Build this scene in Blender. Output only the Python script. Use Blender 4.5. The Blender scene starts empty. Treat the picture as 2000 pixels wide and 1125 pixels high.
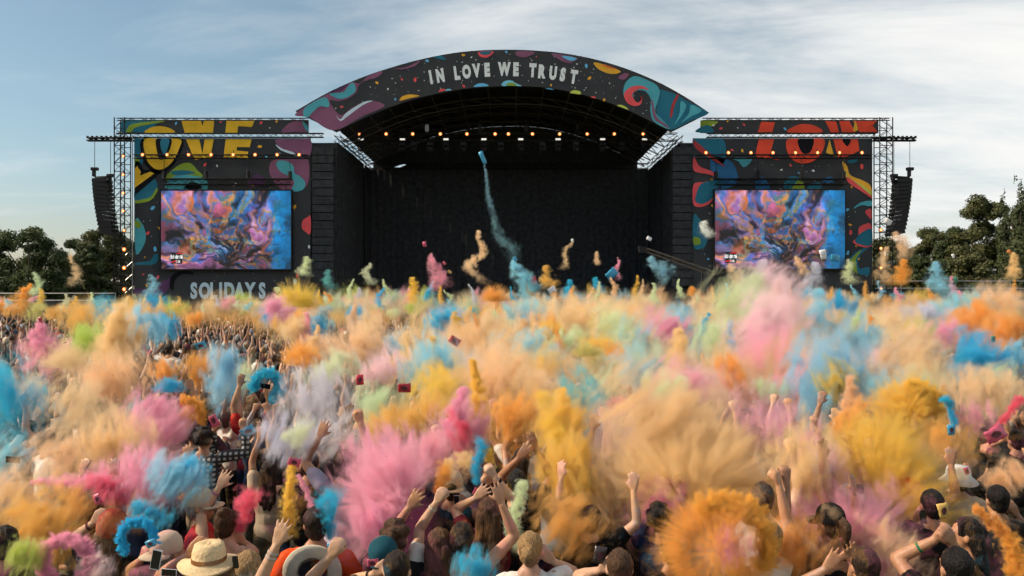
import bpy, bmesh, math, random
import numpy as np
from mathutils import Vector, Matrix, noise as mnoise

# ------------------------------------------------------------------ camera, sky, sun, exposure
sc = bpy.context.scene
COL = sc.collection
F, CX, CY, CH = 1540.0, 1000.0, 562.5, 3.4          # focal length and centre in photo pixels, camera height in metres
cam = bpy.data.cameras.new('camera'); camo = bpy.data.objects.new('camera', cam); COL.objects.link(camo)
cam.angle = 2*math.atan(1000/F); cam.clip_end = 6000
camo.location = (0, 0, CH); camo.rotation_euler = (math.radians(90), 0, 0); sc.camera = camo

SUN_EL, SUN_AZ = math.radians(38), math.radians(-93)   # azimuth from +Y (towards the stage), negative = left
world = bpy.data.worlds.new('World'); sc.world = world; world.use_nodes = True
def build_world():
    nt = world.node_tree; nt.nodes.clear(); N = nt.nodes.new; L = nt.links.new
    out = N('ShaderNodeOutputWorld'); bg = N('ShaderNodeBackground'); L(bg.outputs[0], out.inputs[0]); bg.inputs[1].default_value = 0.075
    sky = N('ShaderNodeTexSky'); sky.sky_type = 'NISHITA'; sky.sun_disc = False
    sky.sun_elevation = SUN_EL; sky.sun_rotation = SUN_AZ; sky.air_density = 1.0; sky.dust_density = 1.2; sky.ozone_density = 1.3
    tc = N('ShaderNodeTexCoord')
    # thin streaky cloud: coordinates on a flat cloud deck (direction / height)
    sep = N('ShaderNodeSeparateXYZ'); L(tc.outputs['Generated'], sep.inputs[0])
    zz = N('ShaderNodeMath'); zz.operation = 'MAXIMUM'; L(sep.outputs[2], zz.inputs[0]); zz.inputs[1].default_value = 0.0
    za = N('ShaderNodeMath'); za.operation = 'ADD'; L(zz.outputs[0], za.inputs[0]); za.inputs[1].default_value = 0.16
    dv = N('ShaderNodeVectorMath'); dv.operation = 'DIVIDE'
    cz = N('ShaderNodeCombineXYZ'); L(za.outputs[0], cz.inputs[0]); L(za.outputs[0], cz.inputs[1]); L(za.outputs[0], cz.inputs[2])
    L(tc.outputs['Generated'], dv.inputs[0]); L(cz.outputs[0], dv.inputs[1])
    mp = N('ShaderNodeMapping'); L(dv.outputs[0], mp.inputs[0]); mp.inputs['Rotation'].default_value = (0, 0, math.radians(-14)); mp.inputs['Scale'].default_value = (0.75, 1.5, 0.0)
    mp.inputs['Location'].default_value = (3.1, 1.7, 0)
    n1 = N('ShaderNodeTexNoise'); L(mp.outputs[0], n1.inputs['Vector']); n1.inputs['Scale'].default_value = 1.5; n1.inputs['Detail'].default_value = 10; n1.inputs['Roughness'].default_value = 0.60; n1.inputs['Distortion'].default_value = 0.35
    n2 = N('ShaderNodeTexNoise'); L(dv.outputs[0], n2.inputs['Vector']); n2.inputs['Scale'].default_value = 0.35; n2.inputs['Detail'].default_value = 3
    # the cloud sheet thickens to one side, as a front does
    gx = N('ShaderNodeMapRange'); L(sep.outputs[0], gx.inputs[0]); gx.inputs[1].default_value = -0.62; gx.inputs[2].default_value = 0.55; gx.inputs[3].default_value = -0.20; gx.inputs[4].default_value = 0.25
    a = N('ShaderNodeMath'); a.operation = 'ADD'; L(n1.outputs[0], a.inputs[0]); L(gx.outputs[0], a.inputs[1])
    b = N('ShaderNodeMath'); b.operation = 'MULTIPLY_ADD'; L(n2.outputs[0], b.inputs[0]); b.inputs[1].default_value = 0.35; L(a.outputs[0], b.inputs[2])
    r = N('ShaderNodeMapRange'); r.interpolation_type = 'SMOOTHSTEP'; L(b.outputs[0], r.inputs[0]); r.inputs[1].default_value = 0.48; r.inputs[2].default_value = 1.16; r.inputs[3].default_value = 0.04; r.inputs[4].default_value = 0.96
    hs = N('ShaderNodeHueSaturation'); hs.inputs['Hue'].default_value = 0.478; hs.inputs['Saturation'].default_value = 1.02; hs.inputs['Value'].default_value = 1.25; L(sky.outputs[0], hs.inputs['Color'])
    mx = N('ShaderNodeMix'); mx.data_type = 'RGBA'; L(r.outputs[0], mx.inputs[0]); L(hs.outputs[0], mx.inputs[6]); mx.inputs[7].default_value = (10.9, 10.8, 10.5, 1)
    L(mx.outputs[2], bg.inputs[0])
build_world()
sun = bpy.data.lights.new('sun', 'SUN'); sun.energy = 5.0; sun.angle = math.radians(2.0); sun.color = (1.0, 0.82, 0.60)
suno = bpy.data.objects.new('sun', sun); COL.objects.link(suno)
sdir = Vector((math.sin(SUN_AZ)*math.cos(SUN_EL), math.cos(SUN_AZ)*math.cos(SUN_EL), math.sin(SUN_EL)))
suno.rotation_euler = (-sdir).to_track_quat('-Z', 'Y').to_euler(); suno.location = sdir*200
sc.view_settings.view_transform = 'Standard'; sc.view_settings.look = 'None'; sc.view_settings.gamma = 1.0; sc.view_settings.use_curve_mapping = False
sc.view_settings.exposure = 0.28
cy = sc.cycles
cy.use_denoising = True
try: cy.denoiser = 'OPENIMAGEDENOISE'; cy.denoising_input_passes = 'RGB_ALBEDO_NORMAL'
except Exception: pass
cy.use_adaptive_sampling = True; cy.adaptive_threshold = 0.05; cy.adaptive_min_samples = 12
cy.max_bounces = 5; cy.diffuse_bounces = 2; cy.glossy_bounces = 2; cy.transmission_bounces = 2; cy.volume_bounces = 3; cy.transparent_max_bounces = 8
cy.volume_step_rate = 1.0; cy.volume_max_steps = 48; cy.caustics_reflective = False; cy.caustics_refractive = False
cy.time_limit = 900

random.seed(7); rng = np.random.default_rng(7)
VOLUMES = True

# ------------------------------------------------------------------ helpers
def W(px, py, Y): return Vector(((px-CX)/F*Y, Y, CH-(py-CY)/F*Y))
def link(o, parent=None):
    COL.objects.link(o)
    if parent is not None: o.parent = parent
    return o
def tag(o, label=None, cat=None, group=None, kind=None):
    if label: o['label'] = label
    if cat: o['category'] = cat
    if group: o['group'] = group
    if kind: o['kind'] = kind
    return o
def empty(name, loc=(0, 0, 0), parent=None):
    o = bpy.data.objects.new(name, None); o.location = loc; o.empty_display_size = 0.2
    return link(o, parent)
def mesh_from(name, verts, faces, mats=(), smooth=False):
    me = bpy.data.meshes.new(name); me.from_pydata([tuple(v) for v in verts], [], [tuple(f) for f in faces])
    for m in mats: me.materials.append(m)
    if smooth: me.polygons.foreach_set('use_smooth', [True]*len(me.polygons))
    me.update(); return me
def obj(name, me, parent=None, loc=(0, 0, 0)):
    o = bpy.data.objects.new(name, me); o.location = loc
    return link(o, parent)
def bm_obj(name, bm, mat, parent=None, smooth=False):
    me = bpy.data.meshes.new(name); bm.normal_update(); bm.to_mesh(me); bm.free()
    if mat: me.materials.append(mat)
    if smooth: me.polygons.foreach_set('use_smooth', [True]*len(me.polygons))
    return obj(name, me, parent)
def rgb(r, g, b):   # srgb 0-255 -> linear
    f = lambda c: (c/255/12.92 if c/255 <= 0.04045 else ((c/255+0.055)/1.055)**2.4)
    return (f(r), f(g), f(b))
MATS = {}
def mat(name, col, rough=0.7, metal=0.0, vary=0.12, scale=6.0, bump=0.0, spec=0.3, objcol=False, stretch=(1, 1, 1), dust=0.0):
    m = bpy.data.materials.new(name); m.use_nodes = True; nt = m.node_tree; N = nt.nodes.new; L = nt.links.new
    p = nt.nodes['Principled BSDF']; p.inputs['Roughness'].default_value = rough; p.inputs['Metallic'].default_value = metal
    p.inputs['Specular IOR Level'].default_value = spec
    tc = N('ShaderNodeTexCoord'); mp = N('ShaderNodeMapping'); mp.inputs['Scale'].default_value = stretch; L(tc.outputs['Object'], mp.inputs[0])
    no = N('ShaderNodeTexNoise'); no.inputs['Scale'].default_value = scale; no.inputs['Detail'].default_value = 4; L(mp.outputs[0], no.inputs['Vector'])
    mr = N('ShaderNodeMapRange'); L(no.outputs[0], mr.inputs[0]); mr.inputs[1].default_value = 0.25; mr.inputs[2].default_value = 0.75; mr.inputs[3].default_value = 1-vary; mr.inputs[4].default_value = 1+vary
    vm = N('ShaderNodeVectorMath'); vm.operation = 'SCALE'; L(mr.outputs[0], vm.inputs['Scale'])
    if objcol:
        oi = N('ShaderNodeObjectInfo'); L(oi.outputs['Color'], vm.inputs[0])
    else: vm.inputs[0].default_value = col
    colo = vm.outputs[0]
    if dust:   # powder settled in patches on skin, hair and clothes
        oi2 = N('ShaderNodeObjectInfo'); ad = N('ShaderNodeVectorMath'); ad.operation = 'ADD'; L(tc.outputs['Object'], ad.inputs[0]); L(oi2.outputs['Location'], ad.inputs[1])
        dn = N('ShaderNodeTexNoise'); dn.inputs['Scale'].default_value = 4.5; dn.inputs['Detail'].default_value = 5; dn.inputs['Roughness'].default_value = 0.65; L(ad.outputs[0], dn.inputs['Vector'])
        dr = N('ShaderNodeMapRange'); L(dn.outputs[0], dr.inputs[0]); dr.inputs[1].default_value = 0.48; dr.inputs[2].default_value = 0.72; dr.inputs[3].default_value = 0.0; dr.inputs[4].default_value = dust
        hn = N('ShaderNodeTexNoise'); hn.inputs['Scale'].default_value = 1.1; hn.inputs['Detail'].default_value = 1; L(ad.outputs[0], hn.inputs['Vector'])
        cr = N('ShaderNodeValToRGB'); cr.color_ramp.interpolation = 'CONSTANT'; L(hn.outputs[0], cr.inputs[0]); e = cr.color_ramp.elements; e[0].color = (0.75, 0.20, 0.32, 1); e[1].position = 0.44; e[1].color = (0.80, 0.40, 0.12, 1)
        for q, c in ((0.52, (0.80, 0.55, 0.32)), (0.58, (0.10, 0.40, 0.60)), (0.63, (0.75, 0.45, 0.08))): k = e.new(q); k.color = (*c, 1)
        mx = N('ShaderNodeMix'); mx.data_type = 'RGBA'; L(dr.outputs[0], mx.inputs[0]); L(colo, mx.inputs[6]); L(cr.outputs[0], mx.inputs[7]); colo = mx.outputs[2]
    L(colo, p.inputs['Base Color'])
    if bump:
        b = N('ShaderNodeBump'); b.inputs['Strength'].default_value = bump; b.inputs['Distance'].default_value = 0.02; L(no.outputs[0], b.inputs['Height']); L(b.outputs[0], p.inputs['Normal'])
    MATS[name] = m; return m
def emat(name, col, strength):
    m = bpy.data.materials.new(name); m.use_nodes = True; nt = m.node_tree; p = nt.nodes['Principled BSDF']
    p.inputs['Base Color'].default_value = (*col, 1); p.inputs['Emission Color'].default_value = (*col, 1); p.inputs['Emission Strength'].default_value = strength
    MATS[name] = m; return m
M_black = mat('black_cloth', (0.045, 0.047, 0.052), 0.95, vary=0.35, scale=3, spec=0.05)
M_blackmetal = mat('black_metal', (0.012, 0.012, 0.013), 0.5, 0.2, scale=9)
M_truss = mat('dark_truss', (0.022, 0.021, 0.020), 0.65, 0.0, scale=4, spec=0.15)
M_alu = mat('grey_aluminium', (0.32, 0.32, 0.32), 0.4, 0.7, scale=4)
M_char = mat('printed_charcoal', rgb(66, 67, 70), 0.85, vary=0.10, scale=0.8, spec=0.1)
PR = {}
def pm(name, r, g, b):
    PR[name] = mat('print_'+name, tuple(min(0.85, x*1.45) for x in rgb(r, g, b)), 0.85, vary=0.10, scale=1.5, spec=0.1)
for n, c in dict(teal=(72, 146, 158), dteal=(40, 98, 118), mauve=(120, 78, 102), plum=(78, 52, 84), orange=(226, 150, 52), red=(206, 78, 82), blue=(92, 164, 212),
                 white=(196, 204, 210), green=(118, 140, 52), yellow=(214, 158, 46), black=(20, 20, 24), tomato=(206, 70, 50), lime=(170, 178, 80), dblue=(44, 92, 132), pale=(172, 190, 204), dred=(150, 54, 56), lblue=(110, 176, 196)).items(): pm(n, *c)

# unit bar along +Z (length 1, radius 1), one mesh shared by every bar of one material
BARS = {}
def bar_mesh(m, n=6):
    k = (m.name, n)
    if k not in BARS:
        vs = [(math.cos(2*math.pi*i/n), math.sin(2*math.pi*i/n), z) for z in (0, 1) for i in range(n)]
        fs = [(i, (i+1) % n, n+(i+1) % n, n+i) for i in range(n)] + [tuple(range(n))[::-1], tuple(range(n, 2*n))]
        BARS[k] = mesh_from('bar', vs, fs, [m])
    return BARS[k]
def bar(A, B, r, m, parent=None, name='bar', n=6):
    A, B = Vector(A), Vector(B); d = B-A
    o = bpy.data.objects.new(name, bar_mesh(m, n)); o.location = A
    o.rotation_mode = 'QUATERNION'; o.rotation_quaternion = d.to_track_quat('Z', 'Y'); o.scale = (r, r, d.length)
    return link(o, parent)
def box_bm(bm, c, s, rot=None):
    g = bmesh.ops.create_cube(bm, size=1.0); M = Matrix.Translation(c) @ (rot or Matrix.Identity(4)) @ Matrix.Diagonal((*s, 1))
    bmesh.ops.transform(bm, matrix=M, verts=g['verts']); return g['verts']
def box(name, x0, x1, y0, y1, z0, z1, m, parent=None, bevel=0.0):
    bm = bmesh.new(); box_bm(bm, ((x0+x1)/2, (y0+y1)/2, (z0+z1)/2), (x1-x0, y1-y0, z1-z0))
    if bevel: bmesh.ops.bevel(bm, geom=bm.edges[:], offset=bevel, segments=2, affect='EDGES')
    return bm_obj(name, bm, m, parent)
def catmull(pts, n=6, closed=True):
    P = [Vector(p) for p in pts]; out = []; k = len(P)
    rngi = range(k) if closed else range(k-1)
    for i in rngi:
        if closed: a, b, c, d = P[(i-1) % k], P[i], P[(i+1) % k], P[(i+2) % k]
        else: a, b, c, d = P[max(i-1, 0)], P[i], P[i+1], P[min(i+2, k-1)]
        for j in range(n):
            t = j/n; out.append(0.5*((2*b)+(c-a)*t+(2*a-5*b+4*c-d)*t*t+(3*b-a-3*c+d)*t**3))
    if not closed: out.append(P[-1])
    return out
def sheet(name, pts2, Y, m, parent, thick=0.006, smooth=True, n=5):
    """a printed shape: outline in photo pixels laid on the vertical plane Y, as a thin applied film"""
    if smooth: pts2 = [(p.x, p.y) for p in catmull([(*p, 0) for p in pts2], n)]
    V = [W(x, y, Y) for x, y in pts2]; k = len(V)
    vs = V+[v+Vector((0, thick, 0)) for v in V]
    fs = [tuple(range(k)), tuple(range(k, 2*k))[::-1]]+[(i, k+i, k+(i+1) % k, (i+1) % k) for i in range(k)]
    return obj(name, mesh_from(name, vs, fs, [m]), parent)
def truss(A, B, w, r, m, parent, step=None, n=6, square=True, up=Vector((0, 0, 1))):
    """lattice beam: four chords and zigzag braces, each bar a part"""
    A, B = Vector(A), Vector(B); d = (B-A); Ln = d.length; d.normalize()
    s = d.cross(up)
    s = Vector((1, 0, 0)) if s.length < 0.1 else s.normalized()
    t = s.cross(d).normalized(); c = [(s*a+t*b)*w/2 for a, b in ((1, 1), (1, -1), (-1, -1), (-1, 1))]
    for q in c: bar(A+q, B+q, r, m, parent, 'chord', n)
    k = max(2, int(round(Ln/(step or w)))); st = Ln/k
    for f in range(4):
        q0, q1 = c[f], c[(f+1) % 4]
        if f in (1, 3) and not square: continue
        for i in range(k):
            p, q = (q0, q1) if i % 2 == 0 else (q1, q0)
            bar(A+d*(i*st)+p, A+d*((i+1)*st)+q, r*0.6, m, parent, 'brace', 4)
TEXTC = {}
def glyph(ch, h, m, parent, name, loc, rot=0.0, xs=0.62, bold=0.03):
    """one letter as a flat mesh standing in the XZ plane, centred on loc"""
    k = (ch, bold)
    if k not in TEXTC:
        cu = bpy.data.curves.new('t', 'FONT'); cu.body = ch; cu.size = 1.0; cu.offset = bold; cu.extrude = 0.004; cu.resolution_u = 4
        to = bpy.data.objects.new('t', cu); COL.objects.link(to)
        dg = bpy.context.evaluated_depsgraph_get(); me = bpy.data.meshes.new_from_object(to.evaluated_get(dg))
        bpy.data.objects.remove(to)
        co = np.array([v.co[:] for v in me.vertices]); lo, hi = co.min(0), co.max(0); ct = (lo+hi)/2; H = hi[1]-lo[1]
        co = (co-ct)/H; TEXTC[k] = (me, co)
    me0, co = TEXTC[k]; me = me0.copy(); me.materials.clear(); me.materials.append(m)
    hh = h
    v = np.stack([co[:, 0]*hh*xs, co[:, 2]*hh*0.5, co[:, 1]*hh], 1); me.vertices.foreach_set('co', v.ravel()); me.update()
    o = obj(name, me, parent, loc); o.rotation_euler = (0, -rot, 0); return o

# ------------------------------------------------------------------ ground, far hill
def ground():
    m = bpy.data.materials.new('trodden_grass'); m.use_nodes = True; nt = m.node_tree; N = nt.nodes.new; L = nt.links.new; p = nt.nodes['Principled BSDF']
    tc = N('ShaderNodeTexCoord'); no = N('ShaderNodeTexNoise'); no.inputs['Scale'].default_value = 0.35; no.inputs['Detail'].default_value = 8; L(tc.outputs['Object'], no.inputs['Vector'])
    cr = N('ShaderNodeValToRGB'); L(no.outputs[0], cr.inputs[0]); e = cr.color_ramp.elements; e[0].position = 0.35; e[0].color = (0.05, 0.075, 0.025, 1); e[1].position = 0.65; e[1].color = (0.11, 0.095, 0.05, 1)
    L(cr.outputs[0], p.inputs['Base Color']); p.inputs['Roughness'].default_value = 0.95
    n = 24; xs = np.concatenate([-np.geomspace(2500, 20, n//2), np.geomspace(20, 2500, n//2)]); ys = np.concatenate([[-300], np.linspace(-20, 200, 30), np.geomspace(260, 4500, 8)])
    vs = [(x, y, 0.05*math.sin(x*0.15)*math.sin(y*0.11)-0.05) for y in ys for x in xs]
    fs = [(j*n+i, j*n+i+1, (j+1)*n+i+1, (j+1)*n+i) for j in range(len(ys)-1) for i in range(n-1)]
    tag(obj('ground', mesh_from('ground', vs, fs, [m], True)), 'trodden grass field under the crowd', 'ground', kind='structure')
    mh = mat('far_wood', (0.035, 0.06, 0.055), 1.0, vary=0.3, scale=0.06)
    xs = np.linspace(150, 560, 60); rows = 10; vs = []; fs = []
    for j in range(rows):
        t = j/(rows-1)
        for x in xs:
            h = 34*math.exp(-((x-395)/55)**2)+16*math.exp(-((x-290)/90)**2)+4*mnoise.noise((x*0.05, 0, 1.0))
            vs.append((x, 720+t*120, h*math.sin(t*math.pi/2)+1.6*mnoise.noise((x*0.2, t*9, 3))*t-0.5))
    w = len(xs); fs = [(j*w+i, j*w+i+1, (j+1)*w+i+1, (j+1)*w+i) for j in range(rows-1) for i in range(w-1)]
    tag(obj('hill', mesh_from('hill', vs, fs, [mh], True)), 'distant wooded hill', 'hill', kind='structure')
ground()

# ------------------------------------------------------------------ stage
YS, YF, YB = 57.0, 56.0, 71.0
def arch_pts(pts, n=6): return [(p.x, p.y) for p in catmull([(*p, 0) for p in pts], n, False)]
OUT = arch_pts([(577, 217), (640, 181), (700, 154), (760, 133), (830, 114), (905, 101), (990, 97), (1075, 101), (1150, 113), (1220, 133), (1285, 160), (1338, 189), (1385, 220)])
INN = arch_pts([(655, 257), (712, 230), (770, 206), (830, 188), (910, 173), (995, 168), (1075, 172), (1150, 188), (1210, 208), (1262, 232), (1312, 257)])
def px2(l, ox, oy, k): return [(ox+x/k, oy+y/k) for x, y in l]
stage = empty('stage', (0, YB, 0)); tag(stage, 'large black festival stage under an arched roof with a printed front', 'stage')
def SP(o): o.parent = stage; o.matrix_parent_inverse = Matrix.Translation((0, -YB, 0)); return o
stage_parts = []
def fascia():
    n = len(OUT); m = len(INN)
    pts = OUT+INN[::-1]
    V = [W(x, y, YF) for x, y in pts]; bm = bmesh.new(); vs = [bm.verts.new(v) for v in V]; f = bm.faces.new(vs)
    r = bmesh.ops.extrude_face_region(bm, geom=[f]); bmesh.ops.translate(bm, vec=(0, 0.35, 0), verts=[e for e in r['geom'] if isinstance(e, bmesh.types.BMVert)])
    bmesh.ops.triangulate(bm, faces=bm.faces[:]); bmesh.ops.recalc_face_normals(bm, faces=bm.faces[:])
    fo = bm_obj('arch_fascia', bm, M_char); SP(fo)
    def S(nm, l, m, ox, lay=1, smooth=True): 
        o = sheet('printed_'+nm, px2(l, ox, 80, 4), YF-0.012*lay, PR[m], None, 0.006, smooth); o.parent = fo
    A = 560; B = 960
    S('drape', [(66, 570), (330, 410), (420, 395), (480, 335), (520, 322), (570, 330), (640, 272), (735, 236), (742, 255), (690, 290), (610, 310), (560, 350), (545, 400), (480, 450), (400, 470), (340, 460), (350, 500), (420, 580), (500, 530), (600, 478), (700, 472), (765, 506), (700, 542), (600, 584), (366, 698), (180, 598)], 'mauve', A, 1)
    S('wave', [(130, 580), (150, 515), (300, 440), (330, 515), (260, 510), (200, 560), (165, 596)], 'teal', A, 2)
    S('wave', [(334, 412), (440, 400), (480, 352), (518, 326), (540, 370), (520, 410), (460, 445), (400, 450)], 'teal', A, 2)
    S('line', [(383, 580), (420, 612), (470, 558), (600, 478), (670, 468), (600, 498), (500, 570), (430, 622), (410, 618)], 'pale', A, 3)
    S('curl', [(348, 404), (478, 340), (440, 375), (380, 402)], 'plum', A, 3)
    S('line', [(812, 205), (880, 214), (960, 193), (1040, 152), (1000, 195), (900, 222)], 'mauve', A, 1)
    S('leaf', [(1150, 128), (1210, 116), (1243, 150)], 'dteal', A, 1)
    S('blob', [(1495, 88), (1510, 120), (1560, 130), (1608, 102), (1612, 80), (1550, 80)], 'red', A, 1)
    S('blob', [(1507, 88), (1530, 108), (1580, 102), (1602, 82), (1550, 82)], 'dteal', A, 2)
    S('blob', [(1788, 86), (1800, 115), (1850, 128), (1910, 110), (1936, 88), (1860, 80)], 'mauve', A, 1)
    S('mound', [(884, 466), (900, 435), (960, 418), (1040, 428), (960, 448)], 'orange', A, 1)
    S('mound', [(1460, 358), (1490, 335), (1540, 330), (1580, 350), (1520, 356)], 'blue', A, 1)
    S('mound', [(1680, 350), (1700, 315), (1750, 308), (1790, 330), (1836, 352), (1760, 351)], 'lblue', A, 1)
    S('mound', [(1715, 348), (1740, 326), (1775, 330), (1796, 348)], 'green', A, 2)
    S('mound', [(1184, 392), (1215, 372), (1240, 382), (1210, 395)], 'red', A, 1)
    S('mound', [(1235, 386), (1262, 374), (1288, 382), (1260, 388)], 'lblue', A, 1)
    S('blob', [(470, 98), (520, 140), (590, 172), (640, 165), (670, 134), (560, 108)], 'mauve', B, 1)
    S('blob', [(548, 118), (600, 150), (640, 155), (666, 136), (600, 120)], 'blue', B, 2)
    S('blob', [(800, 168), (830, 215), (900, 250), (970, 256), (1006, 234), (900, 190)], 'orange', B, 1)
    S('blob', [(850, 184), (900, 202), (960, 218), (985, 224), (920, 198)], 'tomato', B, 2)
    S('blob', [(992, 282), (1010, 300), (1040, 300), (1074, 262), (1040, 252)], 'mauve', B, 1)
    S('drape', [(1312, 376), (1440, 418), (1540, 476), (1690, 562), (1560, 622), (1402, 694), (1350, 640), (1290, 560), (1300, 480), (1320, 420)], 'dteal', B, 1)
    S('wave', [(1032, 420), (1040, 340), (1080, 292), (1130, 274), (1220, 306), (1290, 345), (1315, 400), (1300, 470), (1280, 530), (1290, 570), (1340, 620), (1396, 690), (1320, 664), (1260, 618), (1240, 540), (1245, 460), (1210, 400), (1160, 385), (1120, 395), (1105, 430), (1130, 480), (1170, 490), (1130, 505), (1080, 490)], 'teal', B, 2)
    S('curl', [(1034, 420), (1070, 370), (1130, 350), (1190, 355), (1230, 385), (1180, 372), (1130, 385), (1100, 420), (1120, 465), (1150, 480), (1175, 440), (1160, 432), (1178, 450), (1165, 495), (1110, 508), (1060, 480)], 'red', B, 3)
    S('streak', [(1445, 424), (1463, 430), (1430, 500), (1410, 590), (1395, 590), (1405, 510)], 'dred', B, 3)
    S('fold_tone', [(1250, 470), (1262, 470), (1290, 590), (1360, 650), (1392, 688), (1330, 650), (1268, 600)], 'mauve', B, 4)
    S('fold_tone', [(1480, 470), (1520, 500), (1500, 560), (1450, 630), (1430, 650), (1470, 560)], 'teal', B, 3)  # drape fold: its lighter side is put into the colour
    S('fold_tone', [(1560, 500), (1640, 545), (1560, 590), (1480, 640), (1540, 570)], 'teal', B, 3)  # second fold wedge, lightness likewise painted in
    S('mound', [(424, 372), (455, 370), (488, 382), (455, 378)], 'blue', B, 1)
    S('mound', [(612, 404), (640, 385), (690, 392), (695, 416), (650, 412)], 'lime', B, 1)
    S('mound', [(772, 440), (800, 432), (818, 450), (798, 446)], 'red', B, 1)
    S('mound', [(980, 505), (1010, 498), (1050, 515), (1070, 538), (1030, 524)], 'lime', B, 1)
    R = random.Random(3)
    for x, y, m, s in [(705, 327, 'orange', 15), (1003, 303, 'red', 18), (900, 300, 'red', 11), (790, 375, 'white', 9), (848, 455, 'blue', 11), (1097, 155, 'blue', 16), (1380, 110, 'orange', 15), (1443, 127, 'white', 8), (1716, 86, 'blue', 13), (1383, 352, 'red', 14), (430, 515, 'red', 14), (2340, 195, 'blue', 18), (2365, 290, 'orange', 17), (2065, 345, 'orange', 11), (2480, 460, 'orange', 13), (2268, 180, 'white', 7), (2522, 330, 'white', 6), (1950, 122, 'red', 7)]:
        a = R.uniform(0, 3); L = [(x+s*math.cos(t+a)*(1 if abs(t) < 9 else 1)*math.cos(a)-s*0.62*math.sin(t+a)*math.sin(a), y+s*math.cos(t+a)*math.sin(a)+s*0.62*math.sin(t+a)*math.cos(a)) for t in [i*math.pi/3 for i in range(6)]]
        S('drop', L, m, A, 2)
    # small specks of the print, too small to pick apart
    bm = bmesh.new()
    for i in range(150):
        t = R.random(); x = 640+t*700
        yo = np.interp(x, [p[0] for p in OUT], [p[1] for p in OUT]); yi = np.interp(x, [p[0] for p in INN], [p[1] for p in INN])
        y = yo+(yi-yo)*R.uniform(0.08, 0.92); s = R.choice([0.5, 0.6, 0.8, 1.1]); a = R.uniform(0, 3)
        bm.faces.new([bm.verts.new(W(x+s*math.cos(a+k*1.571)*(1 if k % 2 else 1.5), y+s*math.sin(a+k*1.571), YF-0.010)) for k in range(4)])
    o = bm_obj('printed_specks', bm, PR['white']); o.parent = fo; o['kind'] = 'stuff'
    let = [('I', 1125, 283, 10), ('N', 1199, 270, 9), ('L', 1330, 250, 7), ('O', 1405, 240, 6), ('V', 1482, 231, 4), ('E', 1566, 225, 3), ('W', 1700, 219, 0), ('E', 1791, 221, -1), ('T', 1922, 229, -3), ('R', 1996, 239, -5), ('U', 2081, 250, -6), ('S', 2157, 262, -8), ('T', 2243, 280, -9)]
    for ch, x, y, a in let:
        g = glyph(ch, 27.5/F*YF, PR['white'], fo, 'letter', W(560+x/4, 80+y/4, YF-0.03), math.radians(a), 0.60 if ch != 'W' else 0.62, 0.075)
fascia()
def roof():
    bm = bmesh.new()   # weathered outer membrane: a little inside the fascia's upper edge
    A = [W(x, y+3, YF) for x, y in OUT[10:-10]]; k = len(A)
    for dz, y0, y1 in ((0, YF+0.36, YB+1),):
        a = [bm.verts.new(Vector((v.x, y0, v.z))) for v in A]; b = [bm.verts.new(Vector((v.x, y1, v.z-0.6))) for v in A]
        for i in range(k-1): bm.faces.new((a[i], a[i+1], b[i+1], b[i]))
    bmesh.ops.solidify(bm, geom=bm.faces[:], thickness=0.08)
    SP(bm_obj('roof_membrane', bm, M_black))
    # liner under the roof: arches from one eave to the other
    bm = bmesh.new(); A = [W(x, y-2, YF) for x, y in INN]; k = len(A)
    a = [bm.verts.new(Vector((v.x, YF+0.4, v.z+0.25))) for v in A]; b = [bm.verts.new(Vector((v.x, YB+0.5, v.z+0.25))) for v in A]
    for i in range(k-1): bm.faces.new((a[i], a[i+1], b[i+1], b[i]))
    bmesh.ops.solidify(bm, geom=bm.faces[:], thickness=0.06)
    SP(bm_obj('roof_liner', bm, M_black))
    mrib = mat('roof_truss_dark', (0.08, 0.07, 0.06), 0.6, 0.3)
    # ribs and purlins under the liner
    for y in (58.5, 61.5, 64.5, 67.5):
        for off in (0.25, 0.75):
            for i in range(0, k-3, 3):
                p, q = A[i], A[i+3]; SP(bar((p.x, y, p.z-off), (q.x, y, q.z-off), 0.045, mrib, None, 'roof_rib'))
        for i in range(0, k-3, 3):
            p, q = A[i], A[i+3]; SP(bar((p.x, y, p.z-0.25), (q.x, y, q.z-0.75), 0.03, mrib, None, 'roof_rib_web', 4))
    for i in range(3, k-3, 4): SP(bar((A[i].x, YF+0.5, A[i].z-0.1), (A[i].x, YB, A[i].z-0.1), 0.05, mrib, None, 'roof_purlin'))
    # gable of the rear wall above its truss, with a small slot of daylight
    cu = bpy.data.curves.new('gable', 'CURVE'); cu.dimensions = '2D'; cu.fill_mode = 'BOTH'
    zt = 14.0
    outer = [(A[0].x, zt)]+[(v.x, v.z+0.2) for v in A]+[(A[-1].x, zt)]
    s = [((x-CX)/F*YB, CH-(y-CY)/F*YB) for x, y in [(768, 325.5), (790, 318.5), (793, 321), (780, 326)]]
    slot = [(x, z) for x, z in s]
    for L in (outer, slot):
        sp = cu.splines.new('POLY'); sp.points.add(len(L)-1); sp.use_cyclic_u = True
        for p, (x, z) in zip(sp.points, L): p.co = (x, z, 0, 1)
    to = bpy.data.objects.new('g', cu); COL.objects.link(to); dg = bpy.context.evaluated_depsgraph_get(); me = bpy.data.meshes.new_from_object(to.evaluated_get(dg)); bpy.data.objects.remove(to)
    for v in me.vertices: v.co = (v.co.x, YB+0.3, v.co.y)
    me.materials.clear(); me.materials.append(M_black); SP(obj('rear_gable', me))
roof()
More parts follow.
